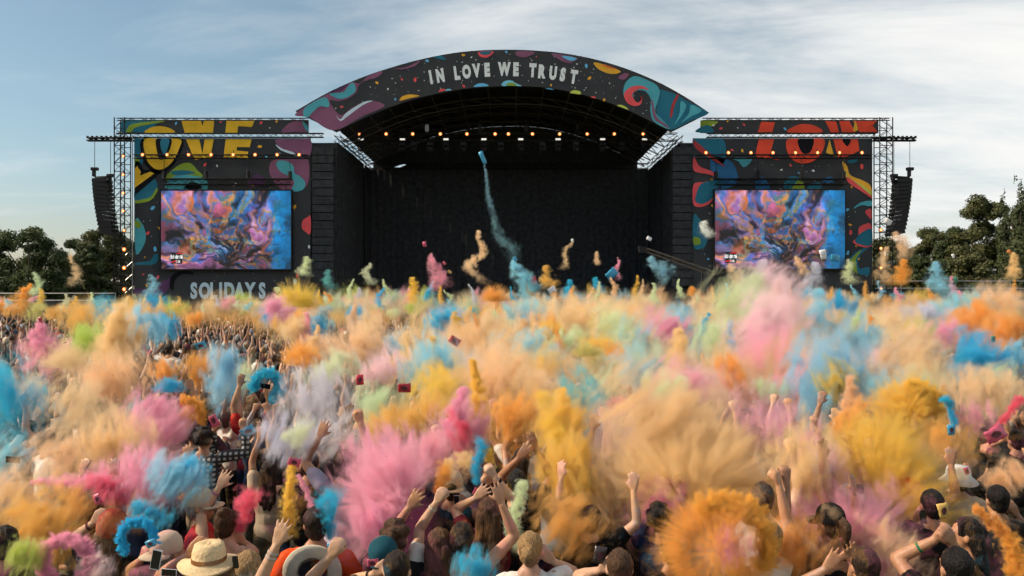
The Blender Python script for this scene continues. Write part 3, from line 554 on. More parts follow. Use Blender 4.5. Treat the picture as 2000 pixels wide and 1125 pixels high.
def wing_frames():
    for side, xa, xb in (('left', 228, 602), ('right', 1372, 1738)):
        e = empty('top_rail_truss', (0, 0, 0)); tag(e, f'thin dark truss rail along the top edge of the {"yellow" if side=="left" else "red"}-lettered wing', 'truss')
        truss(W(xa, 233, YS), W(xb, 233, YS), 0.16, 0.022, M_truss, e, 0.75, 4, False)
        e = empty('banner_truss'); tag(e, f'silvery truss between the two banner sheets of the {"yellow" if side=="left" else "red"}-lettered wing', 'truss')
        truss(W(xa+(0 if side == 'left' else 8), 264.5, YS+0.1), W(xb+(30 if side == 'left' else -26), 264.5, YS+0.1), 0.28, 0.028, M_truss, e, 0.45, 4)
        a, b = (262, 602) if side == 'left' else (1358, 1703)
        e = empty('lamp_truss'); tag(e, f'black truss carrying small warm lamps across the {"yellow" if side=="left" else "red"}-lettered banner', 'truss')
        truss(W(a, 306, YS-0.8), W(b, 306, YS-0.8), 0.26, 0.03, M_blackmetal, e, 0.5, 4)
        a, b = (318, 570) if side == 'left' else (1396, 1652)
        e = empty('screen_truss'); tag(e, f'black truss holding the video screen on the {"yellow" if side=="left" else "red"}-lettered banner', 'truss')
        truss(W(a, 355, YS-0.3), W(b, 355, YS-0.3), 0.40, 0.032, M_blackmetal, e, 0.6, 4)
        for k in range(4): 
            x = a+(b-a)*(0.01+0.325*k); bar(W(x, 350, YS-0.3), W(x, 335, YS-0.3), 0.14, M_blackmetal, e, 'hoist_body', 8); bar(W(x, 335, YS-0.3), W(x, 310, YS-0.3), 0.02, M_blackmetal, e, 'hoist_chain', 4)
        # tower of scaffold beside the banner
        xs = (230, 250, 264) if side == 'left' else (1737, 1712, 1704)
        e = empty('scaffold_tower', W(xs[0], 0, YS)*Vector((1, 1, 0)) if False else (0, 0, 0)); tag(e, f'tall lattice scaffold tower at the {"yellow" if side=="left" else "red"}-lettered wing\'s outer edge', 'tower')
        Xo, Xi = W(xs[0], 0, YS).x, W(xs[1], 0, YS).x; zt = W(0, 232, YS).z
        for X in (Xo, Xi):
            for y in (YS-0.5, YS+0.4): bar((X, y, 0), (X, y, zt), 0.045, M_truss, e, 'standard')
        z = 0.6; i = 0; st = 0.62
        while z < zt-st:
            for y in (YS-0.5, YS+0.4):
                bar((Xo, y, z), (Xi, y, z), 0.028, M_truss, e, 'ledger', 4)
                bar((Xo if i % 2 else Xi, y, z), (Xi if i % 2 else Xo, y, z+st), 0.022, M_truss, e, 'brace', 4)
            bar((Xo, YS-0.5, z), (Xo, YS+0.4, z+st), 0.022, M_truss, e, 'brace', 4)
            z += st; i += 1
        Xe = W(xs[2], 0, YS).x
        if side == 'left':
            bar((Xe-0.05, YS-0.3, 0), (Xe-0.05, YS-0.3, W(0, 268, YS).z), 0.035, M_alu, e, 'standard')
            z = 0.8; i = 0
            while z < 9:
                bar((Xi, YS-0.4, z), (Xe-0.05, YS-0.3, z+(0.45 if i % 2 else -0.45)), 0.02, M_alu, e, 'brace', 4); z += 0.45; i += 1
        # boom with the hung speakers
        xa_, xb_ = (171, 262) if side == 'left' else (1788, 1704)
        bo = empty('speaker_boom'); tag(bo, f'dark boom beam jutting out above the {"yellow" if side=="left" else "red"}-lettered wing\'s hanging speakers', 'boom')
        truss(W(xa_, 272, YS-0.1), W(xb_, 272, YS-0.1), 0.20, 0.06, M_blackmetal, bo, 0.4, 4)
        for k in range(7):
            x = xa_+(xb_-xa_)*k/6*0.6; bar(W(x, 270, YS-0.1), W(x, 265.5, YS-0.1), 0.09, M_blackmetal, bo, 'clamp', 6)
        sg = 1 if side == 'left' else -1
        x0 = 185 if side == 'left' else 1777
        ax = lambda px: px if side == 'left' else 1962-px
        la = empty('line_array', W(ax(201), 345, YS-0.3)); tag(la, f'curved hanging line array speakers outside the {"yellow" if side=="left" else "red"}-lettered wing', 'speaker', 'outer line arrays')
        inv = Matrix.Translation(-la.location)
        def C(o): o.parent = la; o.matrix_parent_inverse = inv; return o
        nb = 14; p = Vector((ax(200), 350)); ang = 0.06
        for k in range(nb):
            h = 7.9; wpx = 28; c = W(p.x, p.y+h/2, YS-0.3)
            bm = bmesh.new(); hw, hh, dp = wpx/2/F*YS, h/2/F*YS, 0.5
            vs = box_bm(bm, (0, 0, 0), (2*hw, 2*dp, 2*hh*0.93))
            for v in bm.verts:
                if v.co.y > 0: v.co.z *= 0.88
            bmesh.ops.bevel(bm, geom=bm.edges[:], offset=0.02, segments=1, affect='EDGES')
            o = bm_obj('speaker_cabinet', bm, M_blackmetal); o.location = c; o.rotation_euler = (0, sg*ang, 0); C(o)
            C(bar(W(p.x-9, p.y, YS-0.3), W(p.x-9, p.y+h, YS-0.3), 0.05, M_blackmetal, None, 'rigging_link', 4)); C(bar(W(p.x+9, p.y, YS-0.3), W(p.x+9, p.y+h, YS-0.3), 0.05, M_blackmetal, None, 'rigging_link', 4))
            p = p+Vector((sg*h*math.sin(ang), h*math.cos(ang))); ang += 0.013
        C(bar(W(ax(186), 348, YS-0.3), W(ax(216), 346, YS-0.3), 0.12, M_blackmetal, None, 'top_frame'))
        for hx, y0, y1 in ((185, 272, 345), (216, 272, 360)):
            C(bar(W(ax(hx), y0, YS-0.3), W(ax(hx), y1, YS-0.3), 0.022, M_truss, None, 'chain', 4))
            yy = 330 if hx == 185 else 343
            bm = bmesh.new(); box_bm(bm, (0, 0, 0), (0.5, 0.28, 0.22)); box_bm(bm, (-0.05, 0, -0.3), (0.22, 0.22, 0.5)); bmesh.ops.bevel(bm, geom=bm.edges[:], offset=0.03, segments=1, affect='EDGES')
            o = bm_obj('chain_motor', bm, M_blackmetal); o.location = W(ax(hx), yy, YS-0.3); C(o)
        pts = [W(ax(218), 352, YS-0.2), W(ax(217), 395, YS-0.2), W(ax(222), 430, YS-0.2), W(ax(226), 458, YS-0.2)]
        for q in range(3): C(bar(pts[q], pts[q+1], 0.04, M_blackmetal, None, 'speaker_cable', 5))
wing_frames()

# ------------------------------------------------------------------ lit lamps
M_bulb = emat('lamp_bulb', (1.0, 0.58, 0.24), 4.0); M_halo = emat('lamp_halo_glow', (1.0, 0.30, 0.06), 0.7); M_strip = emat('white_wash_face', (1.0, 0.93, 0.85), 0.55)  # the orange disc glows by itself to imitate each bulb's halo
def lamp_meshes():
    def disc(r, y, m, n=12, dome=0.0):
        vs = [(0, y-dome, 0)]+[(r*math.cos(2*math.pi*i/n), y, r*math.sin(2*math.pi*i/n)) for i in range(n)]
        return mesh_from('lens', vs, [(0, 1+i, 1+(i+1) % n) for i in range(n)], [m])
    n = 12; vs = []; prof = [(0.17, 0), (0.17, 0.05), (0.15, 0.25), (0.06, 0.36)]
    for r, y in prof:
        for i in range(n): vs.append((r*math.cos(2*math.pi*i/n), y, r*math.sin(2*math.pi*i/n)))
    fs = [(j*n+i, j*n+(i+1) % n, (j+1)*n+(i+1) % n, (j+1)*n+i) for j in range(3) for i in range(n)]+[tuple(range(3*n, 4*n))]
    return mesh_from('housing', vs, fs, [M_blackmetal]), disc(0.16, 0.03, M_halo), disc(0.06, 0.0, M_bulb, 12, 0.03)
LH, LR, LB = lamp_meshes()
ORD = ['first', 'second', 'third', 'fourth', 'fifth', 'sixth', 'seventh', 'eighth', 'ninth', 'tenth', 'eleventh', 'twelfth']
def lamp(loc, label, group, s=1.0):
    e = empty('stage_lamp', loc); tag(e, label, 'lamp', group); e.scale = (s, s, s)
    obj('housing', LH, e); obj('halo_disc', LR, e); obj('bulb', LB, e); bar((0, 0.18, 0.1), (0, 0.18, 0.42), 0.03, M_blackmetal, e, 'clamp', 5)
for i, x in enumerate((701, 754, 806, 860, 912, 967, 993, 1040, 1093, 1147, 1200, 1256)):
    lamp(W(x, 261.5, 59.4), f'{ORD[i]} warm lit lamp from the left on the stage\'s front truss', 'lamps on the front truss', 0.85)
for i, x in enumerate((278, 326, 368, 412, 455, 498, 541, 584)):
    lamp(W(x, 302, YS-1.0), f'{ORD[i]} warm lamp from the left across the yellow-lettered banner', 'lamps on the yellow-lettered banner', 0.8)
for i, x in enumerate((1379, 1423, 1467, 1510, 1554, 1597, 1640, 1684)):
    lamp(W(x, 298, YS-1.0), f'{ORD[i]} warm lamp from the left across the red-lettered banner', 'lamps on the red-lettered banner', 0.8)
for i, y in enumerate((305, 341, 377, 412, 450, 487, 523, 565)):
    lamp(W(240 if i < 4 else 242, y, YS-0.7), f'{ORD[i]} warm lamp from the top on the scaffold tower by the yellow letters', 'lamps on the left tower', 0.7 if i < 5 else 0.95)
for i, y in enumerate((449, 485, 523, 563)):
    lamp(W(1721, y, YS-0.7), f'{ORD[i]} warm lamp from the top on the scaffold tower by the red letters', 'lamps on the right tower', 0.75)
for i, x in enumerate((705, 786, 871, 945, 1017, 1090, 1177, 1259)):
    e = empty('wash_light', W(x, 272, 59.3)); tag(e, f'{ORD[i]} flat white wash light from the left under the front truss', 'lamp', 'wash lights under the front truss')
    box('housing', -0.24, 0.24, 0.0, 0.25, -0.12, 0.12, M_blackmetal, e, 0.02); box('lit_face', -0.19, 0.19, -0.02, -0.004, -0.07, 0.07, M_strip, e)

# ------------------------------------------------------------------ camera crane at the front of the stage
def crane():
    A, B = W(1262, 488, 50), W(1398, 536, 46); e = empty('camera_crane', (B.x, B.y, 0)); tag(e, 'long dark camera crane arm slanting down before the red-lettered banner', 'camera crane')
    inv = Matrix.Translation((-B.x, -B.y, 0)); parts = []
    t = empty('arm'); parts.append(t); truss(A, B, 0.22, 0.035, M_truss, t, 0.7, 5)
    parts.append(bar((B.x, B.y, 0), B, 0.12, M_blackmetal, None, 'column', 8)); parts.append(bar(W(1372, 527, 46.6), W(1372, 560, 46.6), 0.06, M_truss, None, 'strut', 6))
    bm = bmesh.new(); box_bm(bm, A+Vector((-0.2, 0, 0)), (0.5, 0.4, 0.35)); g = bmesh.ops.create_cone(bm, segments=10, radius1=0.12, radius2=0.12, depth=0.3, cap_ends=True); bmesh.ops.translate(bm, vec=A+Vector((-0.4, 0, 0.1)), verts=g['verts'])
    parts.append(bm_obj('camera_head', bm, M_blackmetal)); parts.append(box('counterweight', B.x-0.1, B.x+0.7, B.y-0.3, B.y+0.3, B.z-0.5, B.z, M_blackmetal, None, 0.04))
    for p in parts: p.parent = e; p.matrix_parent_inverse = inv
crane()

# ------------------------------------------------------------------ barriers and fences past the crowd
def fence(x0, x1, Y, z, label, m, posts):
    e = empty('crowd_barrier', (x0, Y, 0)); tag(e, label, 'barrier')
    for zz in (z, z-0.55): bar((0, 0, zz), (x1-x0, 0, zz), 0.045, m, e, 'rail')
    for i in range(posts+1): bar(((x1-x0)*i/posts, 0, 0), ((x1-x0)*i/posts, 0, z), 0.04, m, e, 'post')
    for i in range(posts):
        w = (x1-x0)/posts; box('panel', w*i+0.06, w*(i+1)-0.06, -0.015, 0.015, 0.2, z-0.62, M_panel, e)
M_panel = mat('barrier_cloth', (0.03, 0.035, 0.045), 0.8)
fence(W(-60, 0, 62).x, W(226, 0, 62).x, 62, W(0, 573, 62).z, 'pale metal rail barrier in front of the trees beside the yellow-lettered wing', M_alu, 6)
fence(W(1706, 0, 60).x, W(2080, 0, 60).x, 60, W(0, 549, 60).z, 'pale metal rail barrier in front of the trees beside the red-lettered wing', M_alu, 7)
def van(px, Y, label):
    c = W(px, 0, Y); e = empty('parked_van', (c.x, Y, 0)); tag(e, label, 'van')
    mw = MATS.get('van_white') or mat('van_white', (0.55, 0.56, 0.58), 0.35); mg = MATS.get('van_glass') or mat('van_glass', (0.02, 0.025, 0.03), 0.1, spec=0.6)
    bm = bmesh.new(); vs = box_bm(bm, (0, 0, 1.25), (4.8, 1.9, 1.9))
    for v in bm.verts:
        if v.co.z > 1.5 and v.co.x > 0: v.co.x -= 0.9
    bmesh.ops.bevel(bm, geom=bm.edges[:], offset=0.15, segments=3, affect='EDGES'); bm_obj('body', bm, mw, e, True)
    box('side_window', 0.1, 1.1, -0.99, -0.94, 1.45, 1.95, mg, e, 0.02)
    for x in (-1.5, 1.5):
        w = bar((x, -0.98, 0.34), (x, -0.7, 0.34), 0.34, M_blackmetal, e, 'wheel', 14); 
van(22, 66, 'white van parked behind the barrier by the round tree')

# ------------------------------------------------------------------ trees
def leaf_mat(name, col, col2):
    m = bpy.data.materials.new(name); m.use_nodes = True; nt = m.node_tree; N = nt.nodes.new; L = nt.links.new; p = nt.nodes['Principled BSDF']
    tc = N('ShaderNodeTexCoord'); no = N('ShaderNodeTexNoise'); no.inputs['Scale'].default_value = 0.9; no.inputs['Detail'].default_value = 3; L(tc.outputs['Object'], no.inputs['Vector'])
    cr = N('ShaderNodeValToRGB'); L(no.outputs[0], cr.inputs[0]); e = cr.color_ramp.elements; e[0].position = 0.35; e[0].color = (*col, 1); e[1].position = 0.7; e[1].color = (*col2, 1)
    L(cr.outputs[0], p.inputs['Base Color']); p.inputs['Roughness'].default_value = 0.7
    tr = N('ShaderNodeBsdfTranslucent'); L(cr.outputs[0], tr.inputs['Color']); mx = N('ShaderNodeMixShader'); mx.inputs[0].default_value = 0.25
    L(p.outputs[0], mx.inputs[1]); L(tr.outputs[0], mx.inputs[2]); L(mx.outputs[0], nt.nodes['Material Output'].inputs[0]); return m
M_leafs = [leaf_mat('leaf_dark', (0.030, 0.052, 0.018), (0.08, 0.105, 0.03)), leaf_mat('leaf_olive', (0.045, 0.060, 0.018), (0.115, 0.115, 0.035)), leaf_mat('leaf_poplar', (0.04, 0.058, 0.02), (0.09, 0.11, 0.04))]
M_bark = mat('bark', (0.06, 0.045, 0.035), 0.9, vary=0.3, scale=5)
def crown_mesh(seed, n, blobs, leaf=0.28, up=0.0):
    g = np.random.default_rng(seed); B = np.array(blobs, float)   # cx,cy,cz,r,rz
    w = B[:, 3]**2; idx = g.choice(len(B), n, p=w/w.sum()); d = g.normal(size=(n, 3)); d /= np.linalg.norm(d, axis=1)[:, None]
    rr = g.uniform(0.0, 1, n)**0.40
    lump = 1+0.25*np.sin(d[:, 0]*5+idx*1.7)*np.sin(d[:, 1]*6+idx)*np.sin(d[:, 2]*5+idx*2.3)+g.normal(0, 0.05, n)
    P = B[idx, :3]+d*(rr*lump)[:, None]*np.stack([B[idx, 3], B[idx, 3], B[idx, 4]], 1)
    nn = d+g.normal(0, 0.7, (n, 3))+np.array([0, 0, up]); nn /= np.linalg.norm(nn, axis=1)[:, None]
    t = np.cross(nn, g.normal(size=(n, 3))); t /= np.linalg.norm(t, axis=1)[:, None]; b = np.cross(nn, t)
    s = (leaf*g.uniform(0.6, 1.4, n))[:, None]
    V = np.stack([P-t*s, P+b*s*0.45, P+t*s, P-b*s*0.45], 1).reshape(-1, 3)
    me = bpy.data.meshes.new('crown'); me.vertices.add(4*n); me.vertices.foreach_set('co', V.ravel().astype(np.float32)); me.loops.add(4*n); me.loops.foreach_set('vertex_index', np.arange(4*n, dtype=np.int32))
    me.polygons.add(n); me.polygons.foreach_set('loop_start', np.arange(0, 4*n, 4, dtype=np.int32)); me.polygons.foreach_set('loop_total', np.full(n, 4, np.int32)); me.update(); return me
def blobs_round(seed, R, H, zb, n=70):
    r = random.Random(seed); out = []
    for i in range(n):
        a = r.uniform(0, 6.28); t = r.random(); z = zb+(H-zb)*t; prof = math.sqrt(max(0.02, 1-((t-0.42)/0.62)**2)); rr = R*prof*math.sqrt(r.random())*0.95
        s = R*r.uniform(0.13, 0.34); out.append((rr*math.cos(a), rr*math.sin(a), z-0.3*s, s, s*0.8))
    return out
def tree(px, ytop, Y, wpx, label, kind, seed, group='trees behind the field', n=15000):
    base = W(px, 0, Y); H = W(px, ytop, Y).z; R = wpx/2/F*Y
    e = empty('tree', (base.x, Y, 0)); tag(e, label, 'tree', group)
    if kind == 'poplar': bl = [(random.Random(seed+i).uniform(-.25, .25)*R, random.Random(seed+9*i).uniform(-.25, .25)*R, H*(0.06+0.90*i/22), R*(0.8 if i < 12 else 0.8*(24-i)/12)*random.Random(i).uniform(.75, 1.1), H*0.05) for i in range(23)]
    else: bl = blobs_round(seed, R, H, H*0.12)
    me = crown_mesh(seed, n, bl, 0.165 if kind != 'poplar' else 0.14, 0.3); me.materials.append(M_leafs[{'dark': 0, 'olive': 1, 'poplar': 2}[kind]]); obj('crown', me, e)
    bm = bmesh.new(); R0 = 0.03*H
    def limb(a, b, r0, r1):
        a, b = Vector(a), Vector(b); q = (b-a).to_track_quat('Z', 'Y'); rings = []
        for p, r in ((a, r0), ((a+b)/2+Vector((0.1, 0.05, 0)), (r0+r1)/2), (b, r1)): rings.append([bm.verts.new(p+q @ Vector((r*math.cos(i*math.pi/4), r*math.sin(i*math.pi/4), 0))) for i in range(8)])
        for k in range(2):
            for i in range(8): bm.faces.new((rings[k][i], rings[k][(i+1) % 8], rings[k+1][(i+1) % 8], rings[k+1][i]))
    limb((0, 0, 0), (0.1, 0, H*0.45), R0, R0*0.6); rr = random.Random(seed)
    for i in range(6): a = i*1.05; limb((0.05, 0, H*(0.2+0.04*i)), (R*0.55*math.cos(a), R*0.55*math.sin(a), H*(0.5+0.06*i)), R0*0.45, R0*0.12)
    bm_obj('trunk', bm, M_bark, e, True)
TREES = [(55, 442, 92, 150, 'dark', 'broad round dark tree at the left edge of the field'), (-25, 452, 100, 110, 'dark', 'dark tree cut by the left picture edge'),
 (150, 470, 105, 90, 'dark', 'lower dark tree between the round tree and the speakers'), (205, 447, 100, 105, 'olive', 'rounded olive-green tree behind the left hanging speakers'), (178, 478, 96, 60, 'dark', 'narrow dark tree beside the olive-green one'), (285, 455, 120, 90, 'dark', 'dark tree half hidden behind the yellow-lettered banner'),
 (1740, 470, 100, 110, 'olive', 'tree behind the right scaffold tower'), (1825, 448, 112, 95, 'olive', 'low olive-green tree right of the right hanging speakers'), (1868, 446, 104, 80, 'dark', 'low dark tree below the tall one at the right'), (1925, 385, 92, 120, 'olive', 'tall broad tree at the right edge of the field'), (1992, 338, 84, 58, 'poplar', 'very tall slim poplar at the right picture edge'), (1962, 372, 88, 40, 'poplar', 'slim poplar just left of the tallest one'), (2040, 380, 88, 110, 'dark', 'dark tree cut by the right picture edge'), (1800, 500, 80, 70, 'dark', 'small bushy tree in front of the right tree line'), (1895, 500, 78, 90, 'olive', 'bushy tree behind the right barrier')]
for i, (px, yt, Y, w, k, lab) in enumerate(TREES): tree(px, yt, Y, w, lab, k, 40+i, n=12000 if k == 'poplar' else 30000)
for i in range(9):
    px = -80+i*45 if i < 5 else 1770+(i-5)*80; 
    tree(px, 525, 88+3*(i % 3), 70, f'{ORD[i]} low bush from the left along the field edge', 'dark', 80+i, 'bushes along the field edge', 3500)

# ------------------------------------------------------------------ people
M_skin = mat('skin', (0.5, 0.3, 0.2), 0.5, vary=0.16, scale=22, bump=0.12, spec=0.35, objcol=True, dust=0.40)
M_cloth = mat('cloth', (0.5, 0.5, 0.5), 0.9, vary=0.16, scale=9, bump=0.6, spec=0.1, objcol=True, dust=0.34)
M_hair = mat('hair', (0.05, 0.03, 0.02), 0.55, vary=0.65, scale=34, bump=0.9, spec=0.22, objcol=True, stretch=(3.0, 3.0, 0.7), dust=0.22)
M_straw = mat('straw', (0.62, 0.46, 0.26), 0.8, vary=0.18, scale=60, bump=0.5)
class Soup:
    """closed shapes collected into one mesh, then fused into one continuous skin"""
    def __init__(s): s.v = []; s.f = []
    def ell(s, c, r, rot=None, nu=14, nv=9):
        b = len(s.v); c = Vector(c)
        def P(x, y, z): 
            p = Vector((x*r[0], y*r[1], z*r[2])); return c+(rot @ p if rot else p)
        s.v.append(P(0, 0, 1))
        for j in range(1, nv):
            a = math.pi*j/nv
            for i in range(nu): t = 2*math.pi*i/nu; s.v.append(P(math.sin(a)*math.cos(t), math.sin(a)*math.sin(t), math.cos(a)))
        s.v.append(P(0, 0, -1)); e = len(s.v)-1
        for i in range(nu): s.f.append((b, b+1+i, b+1+(i+1) % nu)); s.f.append((e, e-nu+(i+1) % nu, e-nu+i))
        for j in range(nv-2):
            for i in range(nu): q = b+1+j*nu; s.f.append((q+i, q+nu+i, q+nu+(i+1) % nu, q+(i+1) % nu))
    def cap(s, a, b, ra, rb, n=10):
        a, b = Vector(a), Vector(b); d = b-a; L = d.length
        if L < 1e-5: s.ell(a, (ra, ra, ra)); return
        q = d.to_track_quat('Z', 'Y'); k0 = len(s.v); prof = [(-ra*0.87, ra*0.5), (0, ra), (L, rb), (L+rb*0.87, rb*0.5)]
        s.v.append(a+q @ Vector((0, 0, -ra)))
        for z, r in prof:
            for i in range(n): s.v.append(a+q @ Vector((r*math.cos(2*math.pi*i/n), r*math.sin(2*math.pi*i/n), z)))
        s.v.append(a+q @ Vector((0, 0, L+rb))); e = len(s.v)-1
        for i in range(n): s.f.append((k0, k0+1+(i+1) % n, k0+1+i)); s.f.append((e, e-n+i, e-n+(i+1) % n))
        for j in range(3):
            for i in range(n): p = k0+1+j*n; s.f.append((p+i, p+(i+1) % n, p+n+(i+1) % n, p+n+i))
    def fuse(s, name, m, voxel, dec=1.0, smooth=2, rough=None):
        me = mesh_from(name, s.v, s.f); o = bpy.data.objects.new('tmp', me); COL.objects.link(o)
        r = o.modifiers.new('r', 'REMESH'); r.mode = 'VOXEL'; r.voxel_size = voxel; r.use_smooth_shade = True
        if smooth: q = o.modifiers.new('s', 'SMOOTH'); q.factor = 0.5; q.iterations = smooth
        if dec < 1: q = o.modifiers.new('d', 'DECIMATE'); q.ratio = dec
        dg = bpy.context.evaluated_depsgraph_get(); out = bpy.data.meshes.new_from_object(o.evaluated_get(dg)); bpy.data.objects.remove(o); bpy.data.meshes.remove(me)
        out.name = name; out.materials.clear(); out.materials.append(m)
        if rough:
            n = len(out.vertices); co = np.empty(n*3); no = np.empty(n*3); out.vertices.foreach_get('co', co); out.vertices.foreach_get('normal', no); co = co.reshape(-1, 3); no = no.reshape(-1, 3)
            amp, fx, fz = rough; ph = (len(co) % 17)*0.7
            h = np.sin(co[:, 0]*fx+2*np.sin(co[:, 2]*fz+ph)+ph)*np.sin(co[:, 1]*fx*0.9+1.5*np.sin(co[:, 2]*fz*1.3)+1)+0.5*np.sin(co[:, 0]*fx*2.3+co[:, 2]*fz*2.1+co[:, 1]*fx)
            out.vertices.foreach_set('co', (co+no*(h*amp)[:, None]).ravel()); out.update()
        out.polygons.foreach_set('use_smooth', [True]*len(out.polygons)); return out
def hand(S, w, d, across, nrm, mode, fat=0.0):
    """palm, four fingers of unequal length and a thumb from the side of the palm; nrm points out of the palm"""
    d, across, nrm = d.normalized(), across.normalized(), nrm.normalized()
    spread = {'open': 0.22, 'grip': 0.03, 'relaxed': 0.10, 'point': 0.05}[mode]; curl = {'open': (0.08, 0.16), 'grip': (1.0, 1.3), 'relaxed': (0.35, 0.5), 'point': (0.9, 1.2)}[mode]
    for i, (o, L) in enumerate(((-0.031, 0.066), (-0.0105, 0.078), (0.0105, 0.074), (0.031, 0.058))):
        k = w+d*(0.085-0.006*abs(i-1.4))+across*o*1.05; S.cap(w+d*0.006+across*o*0.55, k, 0.0155, 0.0135+fat)
        c0, c1 = (curl if not (mode == 'point' and i == 0) else (0.05, 0.1)); fd = (d+across*(o/0.031)*spread).normalized()
        d1 = (fd*math.cos(c0)+nrm*math.sin(c0)); m = k+d1*L*0.55; d2 = fd*math.cos(c0+c1)+nrm*math.sin(c0+c1); S.cap(k, m, 0.0100+fat, 0.0094+fat); S.cap(m, m+d2*L*0.45, 0.0092+fat, 0.0078+fat)
    tb = w+d*0.028-across*0.026; td = (d*0.62-across*(0.75 if mode == 'open' else 0.35)+nrm*(0.25 if mode == 'open' else 0.8)).normalized(); tm = tb+td*0.038; S.cap(tb, tm, 0.0135, 0.0105+fat); S.cap(tm, tm+(td*0.8+d*0.4).normalized()*0.030, 0.0102+fat, 0.0085+fat)
def solve_arm(side, T, bend=None):
    S = Vector((side*0.185, 0, 1.405)); T = Vector(T)
    if T.z > 1.5: S += Vector((-side*0.012, 0.0, 0.045))
    v = T-S; L = v.length; u = v/L; l1, l2, hl = 0.285, 0.25, 0.075; R = l1+l2+hl*0.9
    if L > R*0.985: T = S+u*R*0.985; v = T-S; L = v.length
    Wd = T-u*hl; L2 = max(0.12, min((Wd-S).length, (l1+l2)*0.992)); Wd = S+(Wd-S).normalized()*L2
    a = (l1*l1-l2*l2+L2*L2)/(2*L2); h = math.sqrt(max(0, l1*l1-a*a)); uu = (Wd-S).normalized()
    hint = Vector(bend) if bend else Vector((side*0.6, 0.15, -0.9)); hint = (hint-uu*hint.dot(uu)).normalized()
    return S, S+uu*a+hint*h, Wd
ARMS = {}
def build_body(arms, voxel=0.0095, dec=0.35, face=False, sleeve='tee', fat=0.0, head_tilt=(0, 0)):
    """arms: for side -1 and +1 (wrist target, hand mode). Returns body, top, wrist frames"""
    S = Soup(); C = Soup(); E = S
    # trunk, neck, head
    S.ell((0, 0, 0.97), (0.155, 0.105, 0.13)); S.ell((0, 0, 1.10), (0.135, 0.095, 0.16)); S.ell((0, 0.005, 1.27), (0.160, 0.105, 0.19)); S.cap((-0.13, -0.005, 1.415), (0.13, -0.005, 1.415), 0.052, 0.052); S.cap((0, -0.012, 1.40), (0, 0.004, 1.54), 0.060, 0.052)
    S.cap((-0.07, -0.01, 1.44), (-0.03, -0.005, 1.49), 0.045, 0.045); S.cap((0.07, -0.01, 1.44), (0.03, -0.005, 1.49), 0.045, 0.045)
    tx, ty = head_tilt; hc = Vector((tx*0.1, 0.015+ty*0.1, 1.63))
    S.ell(hc+Vector((0, -0.008, 0.015)), (0.076, 0.096, 0.10)); S.ell(hc+Vector((0, 0.028, -0.055)), (0.058, 0.062, 0.065)); S.ell(hc+Vector((0, 0.052, -0.088)), (0.030, 0.030, 0.024))
    S.cap(hc+Vector((0, 0.094, 0.012)), hc+Vector((0, 0.112, -0.028)), 0.009, 0.014); S.ell(hc+Vector((0, 0.086, -0.062)), (0.026, 0.012, 0.010)); S.cap(hc+Vector((-0.036, 0.078, 0.026)), hc+Vector((0.036, 0.078, 0.026)), 0.012, 0.012)
    for sd in (-1, 1): S.ell(hc+Vector((sd*0.077, -0.006, -0.012)), (0.013, 0.020, 0.032))
    # legs and feet
    for sd in (-1, 1):
        S.cap((sd*0.085, 0, 0.93), (sd*0.10, 0.01, 0.50), 0.085, 0.055); S.cap((sd*0.10, 0.01, 0.50), (sd*0.11, -0.01, 0.09), 0.055, 0.036); S.cap((sd*0.11, -0.04, 0.04), (sd*0.12, 0.15, 0.03), 0.038, 0.028)
    frames = []
    for sd in (-1, 1):
        T, mode = arms[sd][0], arms[sd][1]; sh, el, wr = solve_arm(sd, T, arms[sd][2] if len(arms[sd]) > 2 else None)
        S.ell(sh, (0.058, 0.055, 0.060)); S.cap(sh, sh.lerp(el, 0.45), 0.053, 0.049); S.cap(sh.lerp(el, 0.45), el, 0.049, 0.040); S.cap(el, el.lerp(wr, 0.35), 0.040, 0.040); S.cap(el.lerp(wr, 0.35), wr, 0.040, 0.026)
        d = (wr-el).normalized(); d = (d*0.75+(Vector(T)-wr).normalized()*0.25).normalized(); nrm = Vector((-sd*0.25, 1, 0.0)); nrm = (nrm-d*nrm.dot(d)).normalized(); ac = d.cross(nrm)*(1 if sd > 0 else -1)
        if abs(ac.dot(Vector((1, 0, 0)))) < 1e-6: ac = Vector((1, 0, 0))
        # index finger towards the thumb side: thumbs point inward for raised hands seen from behind
        if ac.x*sd < 0: ac = -ac
        hand(S, wr+d*0.012, d, ac, nrm, mode, fat); frames.append((wr.copy(), d.copy(), nrm.copy(), ac.copy(), (el-wr).normalized()))
        if sleeve == 'tee': C.cap(sh, sh.lerp(el, 0.52), 0.072, 0.068)
        elif sleeve == 'long': C.cap(sh, el, 0.070, 0.056); C.cap(el, el.lerp(wr, 0.86), 0.056, 0.042)
        elif sleeve == 'sleeveless': C.ell(sh+Vector((-sd*0.02, 0, -0.02)), (0.055, 0.064, 0.065))
    # top
    C.ell((0, 0, 0.97), (0.180, 0.130, 0.16)); C.ell((0, 0, 1.12), (0.160, 0.118, 0.18)); 
